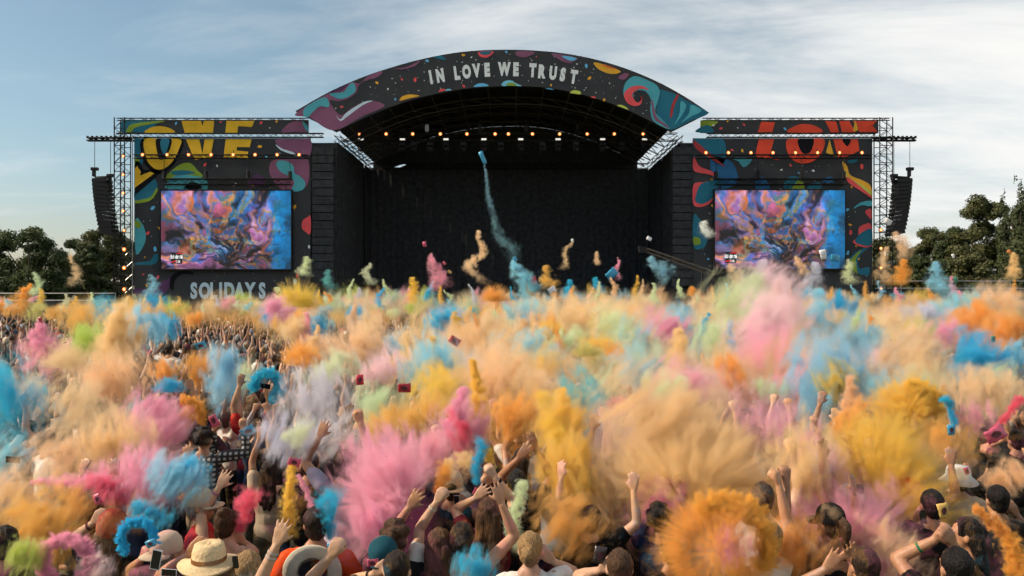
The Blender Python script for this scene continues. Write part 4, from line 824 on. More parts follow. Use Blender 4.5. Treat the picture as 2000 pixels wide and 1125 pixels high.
    if sleeve == 'tank': C.ell((0, 0.004, 1.24), (0.172, 0.118, 0.155)); C.cap((-0.075, -0.03, 1.36), (-0.070, -0.012, 1.475), 0.026, 0.018); C.cap((0.075, -0.03, 1.36), (0.070, -0.012, 1.475), 0.026, 0.018); C.cap((-0.075, 0.05, 1.36), (-0.070, 0.02, 1.475), 0.03, 0.018); C.cap((0.075, 0.05, 1.36), (0.070, 0.02, 1.475), 0.03, 0.018)
    elif sleeve == 'bare': pass
    else:
        C.ell((0, 0.005, 1.27), (0.180, 0.126, 0.20)); C.cap((-0.135, -0.006, 1.415), (0.135, -0.006, 1.415), 0.068, 0.068); C.cap((-0.07, -0.008, 1.445), (-0.052, -0.004, 1.475), 0.052, 0.040); C.cap((0.07, -0.008, 1.445), (0.052, -0.004, 1.475), 0.052, 0.040)
    body = S.fuse('person', M_skin, voxel, dec, 1)
    top = C.fuse('top', M_cloth, 0.016, 0.5, 2, (0.004, 26, 11))
    return body, top, frames
def build_legs():
    C = Soup(); C.ell((0, 0, 0.94), (0.172, 0.124, 0.13))
    for sd in (-1, 1): C.cap((sd*0.085, 0, 0.92), (sd*0.10, 0.01, 0.50), 0.100, 0.075); C.cap((sd*0.10, 0.01, 0.50), (sd*0.11, -0.01, 0.11), 0.075, 0.060)
    return C.fuse('trousers', M_cloth, 0.02, 0.4, 2, (0.004, 20, 14))
LEGS = build_legs()
def build_hair(kind):
    S = Soup(); h = Vector((0, 0.015, 1.63))
    if kind != 'curly':
        S.ell(h+Vector((0, -0.022, 0.032)), (0.087, 0.098, 0.100)); S.ell(h+Vector((0, -0.048, -0.025)), (0.074, 0.060, 0.075))
    if kind == 'short': pass
    if kind == 'bun': S.ell(h+Vector((0, -0.075, 0.115)), (0.047, 0.045, 0.042)); S.ell(h+Vector((0.01, -0.07, 0.085)), (0.035, 0.03, 0.03))
    if kind == 'lowbun': S.ell(h+Vector((0, -0.125, 0.01)), (0.050, 0.042, 0.048))
    if kind == 'long':
        for x, z, r in ((-0.055, 1.30, 0.05), (-0.02, 1.25, 0.05), (0.02, 1.24, 0.05), (0.055, 1.31, 0.05)): S.cap(h+Vector((x*0.8, -0.06, 0.0)), (x*1.25, -0.115, z), 0.060, 0.028)
    if kind == 'pony': S.cap(h+Vector((0, -0.10, 0.05)), h+Vector((0, -0.15, 0.0)), 0.032, 0.038); S.cap(h+Vector((0, -0.15, 0.0)), h+Vector((0.01, -0.13, -0.22)), 0.038, 0.015)
    if kind == 'curly':
        r = random.Random(3)
        for i in range(42):
            a = r.uniform(0, 6.28); e = r.uniform(-0.5, 1.5); p = Vector((math.cos(a)*math.cos(e)*0.085, math.sin(a)*math.cos(e)*0.095-0.02, math.sin(e)*0.10+0.03))
            if p.y > 0.05 and p.z < 0.04: continue
            S.ell(h+p, (0.034, 0.034, 0.034), None, 8, 6)
        S.ell(h+Vector((0, -0.022, 0.03)), (0.085, 0.094, 0.10))
    return S.fuse('hair', M_hair, 0.010, 0.5, 1, (0.0035, 70, 22) if kind != 'curly' else (0.003, 60, 60))
HAIR = {k: build_hair(k) for k in ('short', 'bun', 'lowbun', 'long', 'pony', 'curly')}
def lathe(name, prof, m, n=20, sx=1.0, sy=1.0, c=(0, 0, 0), wob=0.0):
    vs = []
    for r, z in prof:
        for i in range(n): a = 2*math.pi*i/n; vs.append((c[0]+r*sx*math.cos(a), c[1]+r*sy*math.sin(a), c[2]+z+wob*(r > 0.12)*math.cos(2*a)))
    k = len(prof); fs = [(j*n+i, j*n+(i+1) % n, (j+1)*n+(i+1) % n, (j+1)*n+i) for j in range(k-1) for i in range(n)]
    if prof[-1][0] > 1e-4: fs.append(tuple(range((k-1)*n, k*n)))
    return mesh_from(name, vs, fs, [m], True)
HC = (0, 0.002, 1.66)
HATS = {'cap': [lathe('cap', [(0.097, -0.018), (0.103, 0.0), (0.102, 0.03), (0.092, 0.065), (0.068, 0.095), (0.035, 0.112), (0.006, 0.118)], M_cloth, 18, 0.94, 1.04, HC)],
        'fedora': [lathe('straw_hat', [(0.098, -0.012), (0.185, -0.028), (0.192, -0.016), (0.186, -0.010), (0.106, 0.0), (0.104, 0.06), (0.090, 0.105), (0.055, 0.118), (0.03, 0.104), (0.004, 0.100)], M_straw, 24, 0.95, 1.05, HC, 0.012)],
        'bucket': [lathe('sun_hat', [(0.100, 0.0), (0.165, -0.05), (0.170, -0.046), (0.108, 0.012), (0.100, 0.075), (0.085, 0.098), (0.004, 0.106)], M_cloth, 20, 0.95, 1.05, HC, 0.01)],
        'beanie': [lathe('beanie', [(0.098, -0.04), (0.108, -0.02), (0.108, 0.02), (0.103, 0.06), (0.085, 0.105), (0.05, 0.135), (0.006, 0.145)], M_cloth, 18, 0.94, 1.04, HC)]}
def cap_brim():
    vs = []; n = 12
    for j, (r0, z) in enumerate(((0.088, -0.012), (0.175, -0.028), (0.175, -0.022), (0.088, -0.004))):
        for i in range(n+1): a = math.radians(20+140*i/n); k = r0 if j in (0, 3) else 0.095+0.085*math.sin(math.pi*i/n)**0.6; vs.append((HC[0]+k*0.94*math.cos(a), HC[1]+k*1.04*math.sin(a), HC[2]+z-0.010*abs(math.cos(a))*(j in (1, 2))))
    fs = [(j*(n+1)+i, j*(n+1)+i+1, ((j+1) % 4)*(n+1)+i+1, ((j+1) % 4)*(n+1)+i) for j in range(4) for i in range(n)]
    return mesh_from('brim', vs, fs, [M_cloth], True)
BRIM = cap_brim()
def hatband(): return lathe('hat_band', [(0.1085, 0.004), (0.1095, 0.03)], M_cloth, 24, 0.95, 1.05, HC)
BAND = hatband()
def eyes_mesh():
    S = Soup()
    for sd in (-1, 1): S.ell((sd*0.031, 0.105, 1.635), (0.014, 0.010, 0.009), None, 8, 6)
    return mesh_from('eyes', S.v, S.f, [mat('eye', (0.03, 0.02, 0.02), 0.2)], True)
EYES = eyes_mesh()
def shades_mesh():
    bm = bmesh.new()
    for sd in (-1, 1): box_bm(bm, (sd*0.035, 0.115, 1.638), (0.055, 0.012, 0.036)); box_bm(bm, (sd*0.080, 0.055, 1.645), (0.006, 0.12, 0.010))
    box_bm(bm, (0, 0.117, 1.645), (0.02, 0.008, 0.008)); me = bpy.data.meshes.new('sunglasses'); bm.to_mesh(me); bm.free(); me.materials.append(M_blackmetal); return me
SHADES = shades_mesh()
WB = lathe('wristband', [(0.0335, -0.010), (0.0345, 0.0), (0.0335, 0.010)], M_cloth, 12)
def child(nm, me, par, col):
    o = obj(nm, me, par); o.color = (*col, 1); return o
SKINS = [(0.42, 0.225, 0.135), (0.36, 0.18, 0.105), (0.47, 0.28, 0.185), (0.29, 0.14, 0.078), (0.17, 0.08, 0.045), (0.49, 0.31, 0.22)]
HAIRC = {'black': (0.006, 0.005, 0.005), 'dark brown': (0.020, 0.011, 0.007), 'brown': (0.060, 0.030, 0.015), 'blonde': (0.26, 0.16, 0.07), 'grey': (0.22, 0.20, 0.19)}
TOPC = {'rust': (0.22, 0.03, 0.022), 'black': (0.007, 0.007, 0.008), 'charcoal': (0.03, 0.03, 0.034), 'white': (0.62, 0.60, 0.56), 'navy': (0.012, 0.02, 0.05), 'grey': (0.18, 0.18, 0.19), 'red': (0.42, 0.02, 0.02), 'orange-red': (0.62, 0.065, 0.012), 'beige': (0.42, 0.34, 0.25), 'olive': (0.08, 0.085, 0.035), 'teal': (0.012, 0.06, 0.085), 'burgundy': (0.10, 0.012, 0.02), 'denim': (0.06, 0.10, 0.18), 'lilac': (0.35, 0.32, 0.42), 'pale blue': (0.30, 0.38, 0.46)}
def assemble(loc, rot, s, body, top, skin, topc, hair, hairc, legc, label, group, hat=None, hatc=None, extra=()):
    o = bpy.data.objects.new('person', body); link(o); o.location = loc; o.rotation_euler = (0, 0, rot); o.scale = (s, s, s); o.color = (*skin, 1)
    tag(o, label, 'person', group)
    if top: child('top', top, o, topc)
    child('trousers', LEGS, o, legc)
    if hair: child('hair', HAIR[hair], o, hairc)
    if hat:
        h = child({'cap': 'cap', 'fedora': 'straw_hat', 'bucket': 'sun_hat', 'beanie': 'beanie'}[hat], HATS[hat][0], o, hatc or (0.5, 0.5, 0.5))
        if hat in ('cap',): 
            b = child('brim', BRIM, h, hatc or (0.5, 0.5, 0.5))
            if 'backward' in extra: h.rotation_euler = (0, 0, math.pi)
        if hat == 'fedora': child('hat_band', BAND, h, (0.10, 0.035, 0.015))
    if 'eyes' in extra: child('eyes', EYES, o, (0, 0, 0))
    if 'shades' in extra: child('sunglasses', SHADES, o, (0, 0, 0))
    return o
HELD = []
# hand-placed people: head pixel, turn (deg, + = to the left), hands as pixels (or None = arm down), clothing
# (px, py, size, turn, (left hand px, py, mode) , (right hand ...), sleeve, top, hair, haircolour, hat, hatcolour, skin index, label)
PEOPLE = [
 (618, 1022, 1.05, 4, None, None, 'tee', 'orange-red', 'short', 'dark brown', None, None, 1, 'man in an orange-red t-shirt with a pale sun hat hanging on his back', ()),
 (690, 1165, 1.0, 0, (646, 1062, 'grip'), None, 'tee', 'black', 'short', 'dark brown', None, None, 2, 'person in black raising a pale arm with blue powder beside the orange-red t-shirt', ()),
 (882, 950, 1.04, 0, (868, 985, 'open'), (903, 985, 'grip'), 'sleeveless', 'black', 'lowbun', 'dark brown', 'cap', 'beige', 1, 'person with low bun, pale cap and bare shoulders holding a phone up', ('backward',)),
 (858, 1062, 0.97, -6, (858, 962, 'grip'), None, 'tee', 'white', 'long', 'brown', None, None, 2, 'long-haired woman in white lifting an orange packet with a watch on her wrist', ()),
 (902, 1052, 1.0, 5, None, (985, 965, 'open'), 'tank', 'navy', 'lowbun', 'black', None, None, 0, 'dark-haired woman in a navy tank top with blue powder on her back', ()),
 (748, 1088, 1.0, 10, None, None, 'tee', 'teal', 'short', 'dark brown', 'cap', 'teal', 1, 'person in a dark teal cap and teal top', ('backward',)),
 (775, 1112, 1.0, 0, (735, 1098, 'grip'), None, 'tee', 'black', 'short', 'dark brown', None, None, 2, 'brown-haired person bending an arm over the head with a pink packet', ()),
 (772, 1052, 1.0, 0, (810, 975, 'open'), None, 'tee', 'black', 'curly', 'brown', None, None, 1, 'curly brown-haired person in black reaching up beside the big pink cloud', ()),
 (596, 1168, 1.0, 0, (540, 1040, 'open'), None, 'tee', 'black', 'short', 'dark brown', None, None, 2, 'raised open hand with silver bracelets left of the orange-red t-shirt, person in black', ()),
 (440, 1022, 0.98, 6, (432, 935, 'open'), (468, 1048, 'grip'), 'tank', 'olive', 'bun', 'brown', None, None, 2, 'woman with a brown bun and olive tank top reaching up', ()),
 (388, 985, 1.04, -80, None, None, 'tee', 'red', 'short', 'grey', 'cap', 'beige', 1, 'man in profile with beige cap, sunglasses and red top', ('eyes', 'shades')),
 (408, 1102, 1.02, 10, (372, 1062, 'relaxed'), None, 'tee', 'black', 'short', 'brown', 'fedora', None, 1, 'person wearing a straw hat with a dark band', ()),
 (219, 1040, 1.02, 0, (186, 1000, 'grip'), None, 'tee', 'black', 'long', 'brown', 'beanie', 'rust', 2, 'long-haired person in a rust-red beanie raising an arm', ()),
 (326, 1076, 1.0, -30, (272, 1085, 'grip'), (340, 1062, 'point'), 'tee', 'charcoal', 'short', 'grey', 'cap', 'beige', 1, 'grey-haired person in a beige cap worn backward', ('backward',)),
 (398, 858, 1.05, 0, (428, 832, 'grip'), (484, 828, 'grip'), 'long', 'grey', 'curly', 'black', None, None, 1, 'curly black-haired man in a grey checked shirt with both arms up', ()),
 (378, 850, 1.0, 20, None, None, 'tee', 'black', 'curly', 'black', None, None, 3, 'black-haired person in black just behind the checked shirt', ()),
 (92, 862, 1.05, -40, None, None, 'tee', 'white', 'short', 'black', None, None, 1, 'dark-haired man in a white shirt turning his head at the left', ('eyes',)),
 (58, 842, 1.0, 10, (84, 800, 'open'), None, 'tee', 'pale blue', 'short', 'black', 'cap', 'black', 1, 'person in a black cap and pale blue shirt at the left with a raised forearm', ('backward',)),
 (18, 930, 1.0, 0, (38, 905, 'grip'), None, 'tee', 'charcoal', 'short', 'dark brown', None, None, 1, 'person at the left edge holding up a phone', ()),
 (1036, 1072, 1.0, -8, None, (1078, 1078, 'relaxed'), 'tee', 'white', 'lowbun', 'blonde', None, None, 2, 'blonde woman with a low bun, white top and a black shoulder strap', ()),
 (1210, 1108, 1.0, 0, (1178, 1092, 'grip'), None, 'tee', 'charcoal', 'short', 'brown', None, None, 2, 'person raising a black and yellow packet left of the orange ring', ()),
 (1868, 1108, 1.04, 4, (1828, 1030, 'grip'), (1850, 1040, 'relaxed'), 'tee', 'black', 'short', 'black', None, None, 1, 'black-haired person with both arms up and a green bracelet', ()),
 (1890, 1042, 1.0, 65, None, None, 'tee', 'black', 'long', 'black', None, None, 1, 'black-haired woman in profile at the lower right', ('eyes',)),
 (1872, 935, 1.0, 5, (1888, 918, 'grip'), None, 'tee', 'beige', 'short', 'black', 'bucket', 'white', 3, 'person in a white sun hat at the right with a pink packet', ()),
 (1945, 915, 1.0, 0, (1932, 920, 'grip'), (1955, 918, 'grip'), 'tee', 'black', 'long', 'black', None, None, 3, 'black-haired person filming with a phone held sideways at the right', ()),
 (1948, 975, 1.0, 0, None, (1985, 1000, 'relaxed'), 'tee', 'charcoal', 'short', 'black', None, None, 1, 'dark-haired person under the orange arc at the right edge', ()),
 (1985, 860, 1.0, 10, (1955, 850, 'grip'), None, 'tee', 'black', 'short', 'black', None, None, 1, 'person with a hot pink packet at the right picture edge', ()),
 (60, 668, 1.0, -30, (44, 688, 'relaxed'), (44+42, 672, 'grip'), 'tank', 'white', 'short', 'black', None, None, 1, 'dark-haired woman in a white tank top sitting above the crowd at the left', ('lift',)),
 (331, 682, 1.0, -10, (310, 674, 'grip'), None, 'tee', 'white', 'short', 'dark brown', None, None, 0, 'man in a white t-shirt riding above the crowd below the blue cloud', ('lift',)),
 (1010, 945, 1.05, 0, (1020, 880, 'open'), (1046, 860, 'open'), 'tee', 'black', 'short', 'black', None, None, 3, 'person in black with both arms straight up left of the yellow column', ()),
 (672, 905, 1.1, 0, (622, 838, 'open'), (700, 760, 'grip'), 'tee', 'lilac', 'short', 'dark brown', None, None, 1, 'person in a pale lilac t-shirt reaching high with a red packet', ()),
 (605, 905, 1.05, 0, (583, 905, 'grip'), None, 'tee', 'black', 'short', 'dark brown', None, None, 1, 'bearded-looking man in black lifting an orange and pink packet', ()),
 (585, 915, 1.0, 0, (628, 850, 'open'), None, 'sleeveless', 'black', 'long', 'dark brown', None, None, 2, 'person in a black sleeveless top with one long arm raised', ()),
 (1690, 1105, 1.0, 0, (1600, 1090, 'open'), (1650, 1080, 'open'), 'tee', 'white', 'short', 'dark brown', None, None, 1, 'person under the pink burst lifting two bare arms', ()),
 (955, 1000, 1.0, -4, (932, 955, 'open'), (962, 915, 'grip'), 'tee', 'burgundy', 'long', 'brown', None, None, 2, 'brown-haired person in burgundy holding a yellow packet high', ()),
 (1820, 985, 1.02, 0, (1790, 1010, 'grip'), None, 'tee', 'black', 'short', 'black', None, None, 3, 'dark-haired person holding a dark cup up by the yellow fan', ()),
 (10, 1060, 1.0, 0, None, None, 'tee', 'black', 'short', 'black', None, None, 1, 'person in black at the lower left edge by the green powder', ()),
 (484, 1112, 1.0, 0, None, None, 'tee', 'black', 'long', 'blonde', None, None, 2, 'blonde person cut off by the lower edge beside the straw hat', ()),
]
OCC = []
def place_person(p):
    px, py, s, turn, lh, rh, sleeve, tc, hair, hc, hat, hatc, sk, label, ex = p
    lift = 0.55 if 'lift' in ex else 0.0
    zh = 1.64*s+lift
    Y = F*(CH-zh)/(py-CY); c = W(px, py, Y); rot = math.radians(turn)
    loc = Vector((c.x, Y, lift)); R = Matrix.Rotation(-rot, 3, 'Z')
    def tgt(h, sd):
        if h is None: return ((sd*0.24, 0.10, 0.88), 'relaxed', (sd, -0.4, 0))
        q = (W(h[0], h[1], Y+0.12)-loc)/s; q = R @ q
        return (tuple(q), h[2])
    arms = {-1: tgt(lh, -1), 1: tgt(rh, 1)}
    fg = Y < 9
    body, top, fr = build_body(arms, 0.0098 if fg else 0.012, 0.36 if fg else 0.3, sleeve=sleeve, fat=0.0 if fg else 0.001)
    o = assemble(loc, rot, s, body, top, SKINS[sk], TOPC[tc], hair, HAIRC[hc], random.choice([(0.02, 0.03, 0.06), (0.012, 0.012, 0.014), (0.09, 0.08, 0.06)]), label, None, hat, TOPC[hatc] if hatc else None, ex)
    OCC.append((loc.x, loc.y)); ARMS[label] = (o, fr, loc, rot, s)
    return o
for p in PEOPLE: place_person(p)
def wristband(label, side, col, off=0.04):
    o, fr, *_ = ARMS[label]; wr, d, n, a, back = fr[0 if side < 0 else 1]; w = child('wristband', WB, o, col); w.location = wr+back*off; w.rotation_mode = 'QUATERNION'; w.rotation_quaternion = back.to_track_quat('Z', 'Y')
wristband(PEOPLE[8][13], -1, (0.4, 0.4, 0.42)); wristband(PEOPLE[8][13], -1, (0.4, 0.4, 0.42), 0.07); wristband(PEOPLE[3][13], -1, (0.5, 0.45, 0.35), 0.05); wristband(PEOPLE[21][13], -1, (0.01, 0.12, 0.06), 0.10); wristband(PEOPLE[2][13], 1, (0.01, 0.01, 0.01)); wristband(PEOPLE[12][13], -1, (0.12, 0.03, 0.05)); wristband(PEOPLE[9][13], -1, (0.3, 0.1, 0.25)); wristband(PEOPLE[6][13], -1, (0.01, 0.01, 0.01)); wristband(PEOPLE[34][13], 1, (0.02, 0.02, 0.02))
# details worn by a few of them
def sunhat_on_back():
    o = ARMS[PEOPLE[0][13]][0]; h = child('sun_hat', lathe('sun_hat', [(0.10, 0.0), (0.19, 0.012), (0.195, 0.0), (0.19, -0.008), (0.10, -0.012), (0.085, -0.06), (0.05, -0.08), (0.004, -0.085)], M_cloth, 24), o, (0.50, 0.46, 0.38)); h.location = (0, -0.15, 1.36); h.rotation_euler = (math.radians(98), 0, 0)
    b = child('hat_hollow_shade', lathe('hat_hollow_shade', [(0.088, 0.0), (0.06, -0.012), (0.004, -0.014)], M_cloth, 18), h, (0.02, 0.02, 0.03)); b.location = (0, 0, 0.012)  # dark disc stands in for the shade inside the hat
sunhat_on_back()
def strap():
    o = ARMS[PEOPLE[19][13]][0]; bm = bmesh.new(); P = [Vector(q) for q in ((-0.10, -0.075, 1.47), (-0.06, -0.125, 1.36), (0.02, -0.135, 1.22), (0.10, -0.130, 1.08), (0.15, -0.10, 0.98))]
    for a, b in zip(P, P[1:]):
        d = (b-a).normalized(); n = Vector((0, -1, 0)); t = d.cross(n).normalized()*0.018; bm.faces.new([bm.verts.new(q) for q in (a-t, a+t, b+t, b-t)])
    bmesh.ops.solidify(bm, geom=bm.faces[:], thickness=0.004); s = bm_obj('shoulder_strap', bm, M_blackmetal, o)
strap()
def check_shirt():
    o = ARMS[PEOPLE[14][13]][0]; m = bpy.data.materials.new('checked_cloth'); m.use_nodes = True; nt = m.node_tree; p = nt.nodes['Principled BSDF']; N = nt.nodes.new; L = nt.links.new
    tc = N('ShaderNodeTexCoord'); w1 = N('ShaderNodeTexWave'); w1.bands_direction = 'X'; w2 = N('ShaderNodeTexWave'); w2.bands_direction = 'Z'
    for w in (w1, w2): L(tc.outputs['Object'], w.inputs[0]); w.inputs['Scale'].default_value = 6.0
    a = N('ShaderNodeMath'); a.operation = 'MULTIPLY'; L(w1.outputs[1], a.inputs[0]); L(w2.outputs[1], a.inputs[1]); cr = N('ShaderNodeValToRGB'); L(a.outputs[0], cr.inputs[0]); cr.color_ramp.elements[0].color = (0.025, 0.025, 0.03, 1); cr.color_ramp.elements[0].position = 0.2; cr.color_ramp.elements[1].color = (0.4, 0.4, 0.38, 1); cr.color_ramp.elements[1].position = 0.6
    L(cr.outputs[0], p.inputs['Base Color']); p.inputs['Roughness'].default_value = 0.9
    for c in o.children:
        if c.name.startswith('top'): c.data.materials[0] = m
check_shirt()

# ------------------------------------------------------------------ the rest of the near crowd: a dozen poses, copied
POSES = [('arms spread high', {-1: ((-0.34, 0.14, 1.98), 'open'), 1: ((0.36, 0.12, 1.95), 'open')}, 'tee'),
 ('arms straight up', {-1: ((-0.14, 0.12, 2.08), 'open'), 1: ((0.17, 0.10, 2.06), 'open')}, 'tee'),
 ('one arm high', {-1: ((-0.20, 0.12, 2.06), 'open'), 1: ((0.25, 0.14, 0.92), 'relaxed', (1, -0.4, 0))}, 'tee'),
 ('one fist high', {-1: ((-0.25, 0.10, 0.90), 'relaxed', (-1, -0.4, 0)), 1: ((0.22, 0.16, 2.05), 'grip')}, 'sleeveless'),
 ('phone hands raised', {-1: ((-0.07, 0.36, 1.86), 'grip'), 1: ((0.07, 0.36, 1.86), 'grip')}, 'tee'),
 ('arms down', {-1: ((-0.25, 0.10, 0.88), 'relaxed', (-1, -0.4, 0)), 1: ((0.26, 0.10, 0.88), 'relaxed', (1, -0.4, 0))}, 'tee'),
 ('hands clapped overhead', {-1: ((-0.03, 0.16, 2.00), 'open'), 1: ((0.04, 0.16, 2.00), 'open')}, 'tank'),
 ('one bent arm up', {-1: ((-0.36, 0.16, 1.72), 'open'), 1: ((0.30, 0.30, 1.30), 'relaxed')}, 'long'),
 ('fist and hand up', {-1: ((-0.26, 0.20, 1.98), 'grip'), 1: ((0.44, 0.16, 1.80), 'open')}, 'tank'),
 ('arm thrown sideways', {-1: ((-0.52, 0.10, 1.72), 'open'), 1: ((0.24, 0.12, 2.02), 'grip')}, 'tee')]
PROTO = [build_body(a, 0.0125, 0.30, sleeve=s, fat=0.0012)[:2] for _, a, s in POSES]
GRID = []
y = 5.7
while y < 15.5:
    x = -0.68*y-0.4
    while x < 0.68*y+0.4: GRID.append((x+random.uniform(-.16, .16), y+random.uniform(-.16, .16))); x += 0.66
    y += 0.60
GRID = [g for g in GRID if all((g[0]-a)**2+((g[1]-b)*1.0)**2 > 0.30 for a, b in OCC)]
GRID = [g for g in GRID if not any(g[1] < b+0.15 and b-g[1] < 2.2 and abs(g[0]/g[1]-a/b)*F < 70 for a, b in OCC if b < 9.5)]
# keep the 262 that stand nearest
GRID.sort(key=lambda g: g[1]+random.uniform(0, 4.5)); NEAR = GRID[:262]; REST = GRID[262:]
TOPS = ['black']*7+['charcoal']*4+['navy']*3+['grey']*2+['white']*4+['burgundy', 'olive', 'denim', 'beige', 'teal', 'red', 'pale blue']
for gx, gy in NEAR:
    k = random.choices(range(10), [3, 3, 4, 4, 2, 2.5, 1.5, 2, 2, 2])[0]
    s = random.uniform(0.93, 1.07); z = -0.02; tc = random.choice(TOPS); hc = random.choices(list(HAIRC), [5, 5, 4, 2, .5])[0]; hair = random.choice(['short', 'short', 'short', 'curly', 'bun', 'lowbun', 'long', 'long', 'pony'])
    hat = random.choices([None, 'cap', 'bucket', 'beanie'], [12, 1.4, .6, .4])[0]; hatc = random.choice(['black', 'white', 'beige', 'navy', 'red']) if hat else None
    px = CX+gx/gy*F; zone = 'far left' if px < 400 else 'left' if px < 800 else 'middle' if px < 1200 else 'right' if px < 1600 else 'far right'
    row = 'front' if gy < 7 else 'midway' if gy < 11 else 'deep'
    hl = 'hair '+hair if hair in ('short',) else {'curly': 'curly hair', 'bun': 'topknot', 'lowbun': 'low bun', 'long': 'long hair', 'pony': 'ponytail'}[hair]
    hl = hl.replace('hair short', 'short hair')
    lab = f'person in {tc}, {hc} {hl if not hat else "hair and "+hatc+" "+hat}, {POSES[k][0]}, {zone} {row}'
    body, top = PROTO[k]
    o = assemble((gx, gy, z), math.radians(random.gauss(0, 22)), s, body, top, random.choices(SKINS, [4, 4, 3, 2, 1, 2])[0], TOPC[tc], hair, HAIRC[hc], random.choice([(0.02, 0.03, 0.06), (0.012, 0.012, 0.014), (0.09, 0.08, 0.06)]), lab, 'people packed in the near crowd', hat, TOPC[hatc] if hatc else None)

# ------------------------------------------------------------------ the far crowd, too many and too small to count: one mass
def far_crowd():
    g = np.random.default_rng(5); pts = list(REST); y = 15.4
    while y < 51:
        x = -0.70*y
        st = 0.74+0.010*y
        while x < 0.70*y: pts.append((x+g.uniform(-.2, .2), y+g.uniform(-.2, .2))); x += st
        y += 0.72+0.012*y
    bm = bmesh.new(); bmesh.ops.create_icosphere(bm, subdivisions=1, radius=1.0); IV = np.array([v.co[:] for v in bm.verts]); IF = np.array([[v.index for v in f.verts] for f in bm.faces]); bm.free()
    V = []; Fc = []; Cc = []; nv = 0
    ring = np.array([[math.cos(i*math.pi/3), math.sin(i*math.pi/3), 0] for i in range(6)])
    def tube(pa, pb, ra, rb, col):
        nonlocal nv
        pa, pb = np.array(pa, float), np.array(pb, float); d = pb-pa; d /= np.linalg.norm(d)+1e-9; u = np.cross(d, [0.3, 0.9, 0.1]); u /= np.linalg.norm(u); w = np.cross(d, u)
        R = ring[:, :1]*u+ring[:, 1:2]*w; V.append(pa+R*ra); V.append(pb+R*rb); V.append((pb+d*rb*0.7)[None]); Cc.append(np.tile(col, (13, 1)))
        for i in range(6): j = (i+1) % 6; Fc.append((nv+i, nv+j, nv+6+j)); Fc.append((nv+i, nv+6+j, nv+6+i)); Fc.append((nv+6+i, nv+6+j, nv+12))
        nv += 13
    def ball(c, r, col):
        nonlocal nv
        V.append(np.array(c)+IV*np.array(r)); Cc.append(np.tile(col, (len(IV), 1))); Fc.extend((IF+nv).tolist()); nv += len(IV)
    hairs = np.array(list(HAIRC.values())); tops = np.array([TOPC[t] for t in TOPS]); sk = np.array(SKINS)
    for x, y in pts:
        s = g.uniform(0.92, 1.06); skin = sk[g.integers(len(sk))]; top = tops[g.integers(len(tops))]; h = 1.63*s
        ball((x, y, h), (0.085, 0.10, 0.125), hairs[g.integers(4)]); ball((x, y, 1.30*s), (0.20, 0.13, 0.24), top); tube((x, y, 1.2*s), (x, y, 0.0), 0.17, 0.14, (0.02, 0.02, 0.03)); tube((x, y, 1.42*s), (x, y, 1.56*s), 0.055, 0.05, skin)
        for sd in (-1, 1):
            if g.random() < 0.42:
                e = (x+sd*g.uniform(.16, .34), y+g.uniform(-.05, .2), g.uniform(1.5, 1.72)*s); hnd = (e[0]+sd*g.uniform(-.12, .16), e[1]+g.uniform(-.05, .15), e[2]+g.uniform(.22, .33)); sh = (x+sd*0.18, y, 1.42*s)
                tube(sh, e, 0.05, 0.042, skin if g.random() < .6 else top); tube(e, hnd, 0.040, 0.028, skin); tube(hnd, (hnd[0]+g.uniform(-.03, .03), hnd[1], hnd[2]+0.15), 0.042, 0.02, skin)
            else: tube((x+sd*0.2, y, 1.40*s), (x+sd*0.26, y+0.05, 0.85*s), 0.055, 0.04, skin)
    V = np.concatenate(V); Cc = np.concatenate(Cc); me = bpy.data.meshes.new('crowd'); me.from_pydata(V.tolist(), [], Fc)
    ca = me.color_attributes.new('tint', 'FLOAT_COLOR', 'POINT'); c4 = np.ones((len(V), 4), np.float32); c4[:, :3] = Cc; ca.data.foreach_set('color', c4.ravel())
    m = bpy.data.materials.new('crowd_tint'); m.use_nodes = True; at = m.node_tree.nodes.new('ShaderNodeAttribute'); at.attribute_name = 'tint'; p = m.node_tree.nodes['Principled BSDF']; m.node_tree.links.new(at.outputs['Color'], p.inputs['Base Color']); p.inputs['Roughness'].default_value = 0.75
    me.materials.append(m); me.polygons.foreach_set('use_smooth', [True]*len(me.polygons)); o = obj('crowd', me); tag(o, 'dense far crowd of festival goers with raised arms before the stage', 'crowd', kind='stuff')
far_crowd()

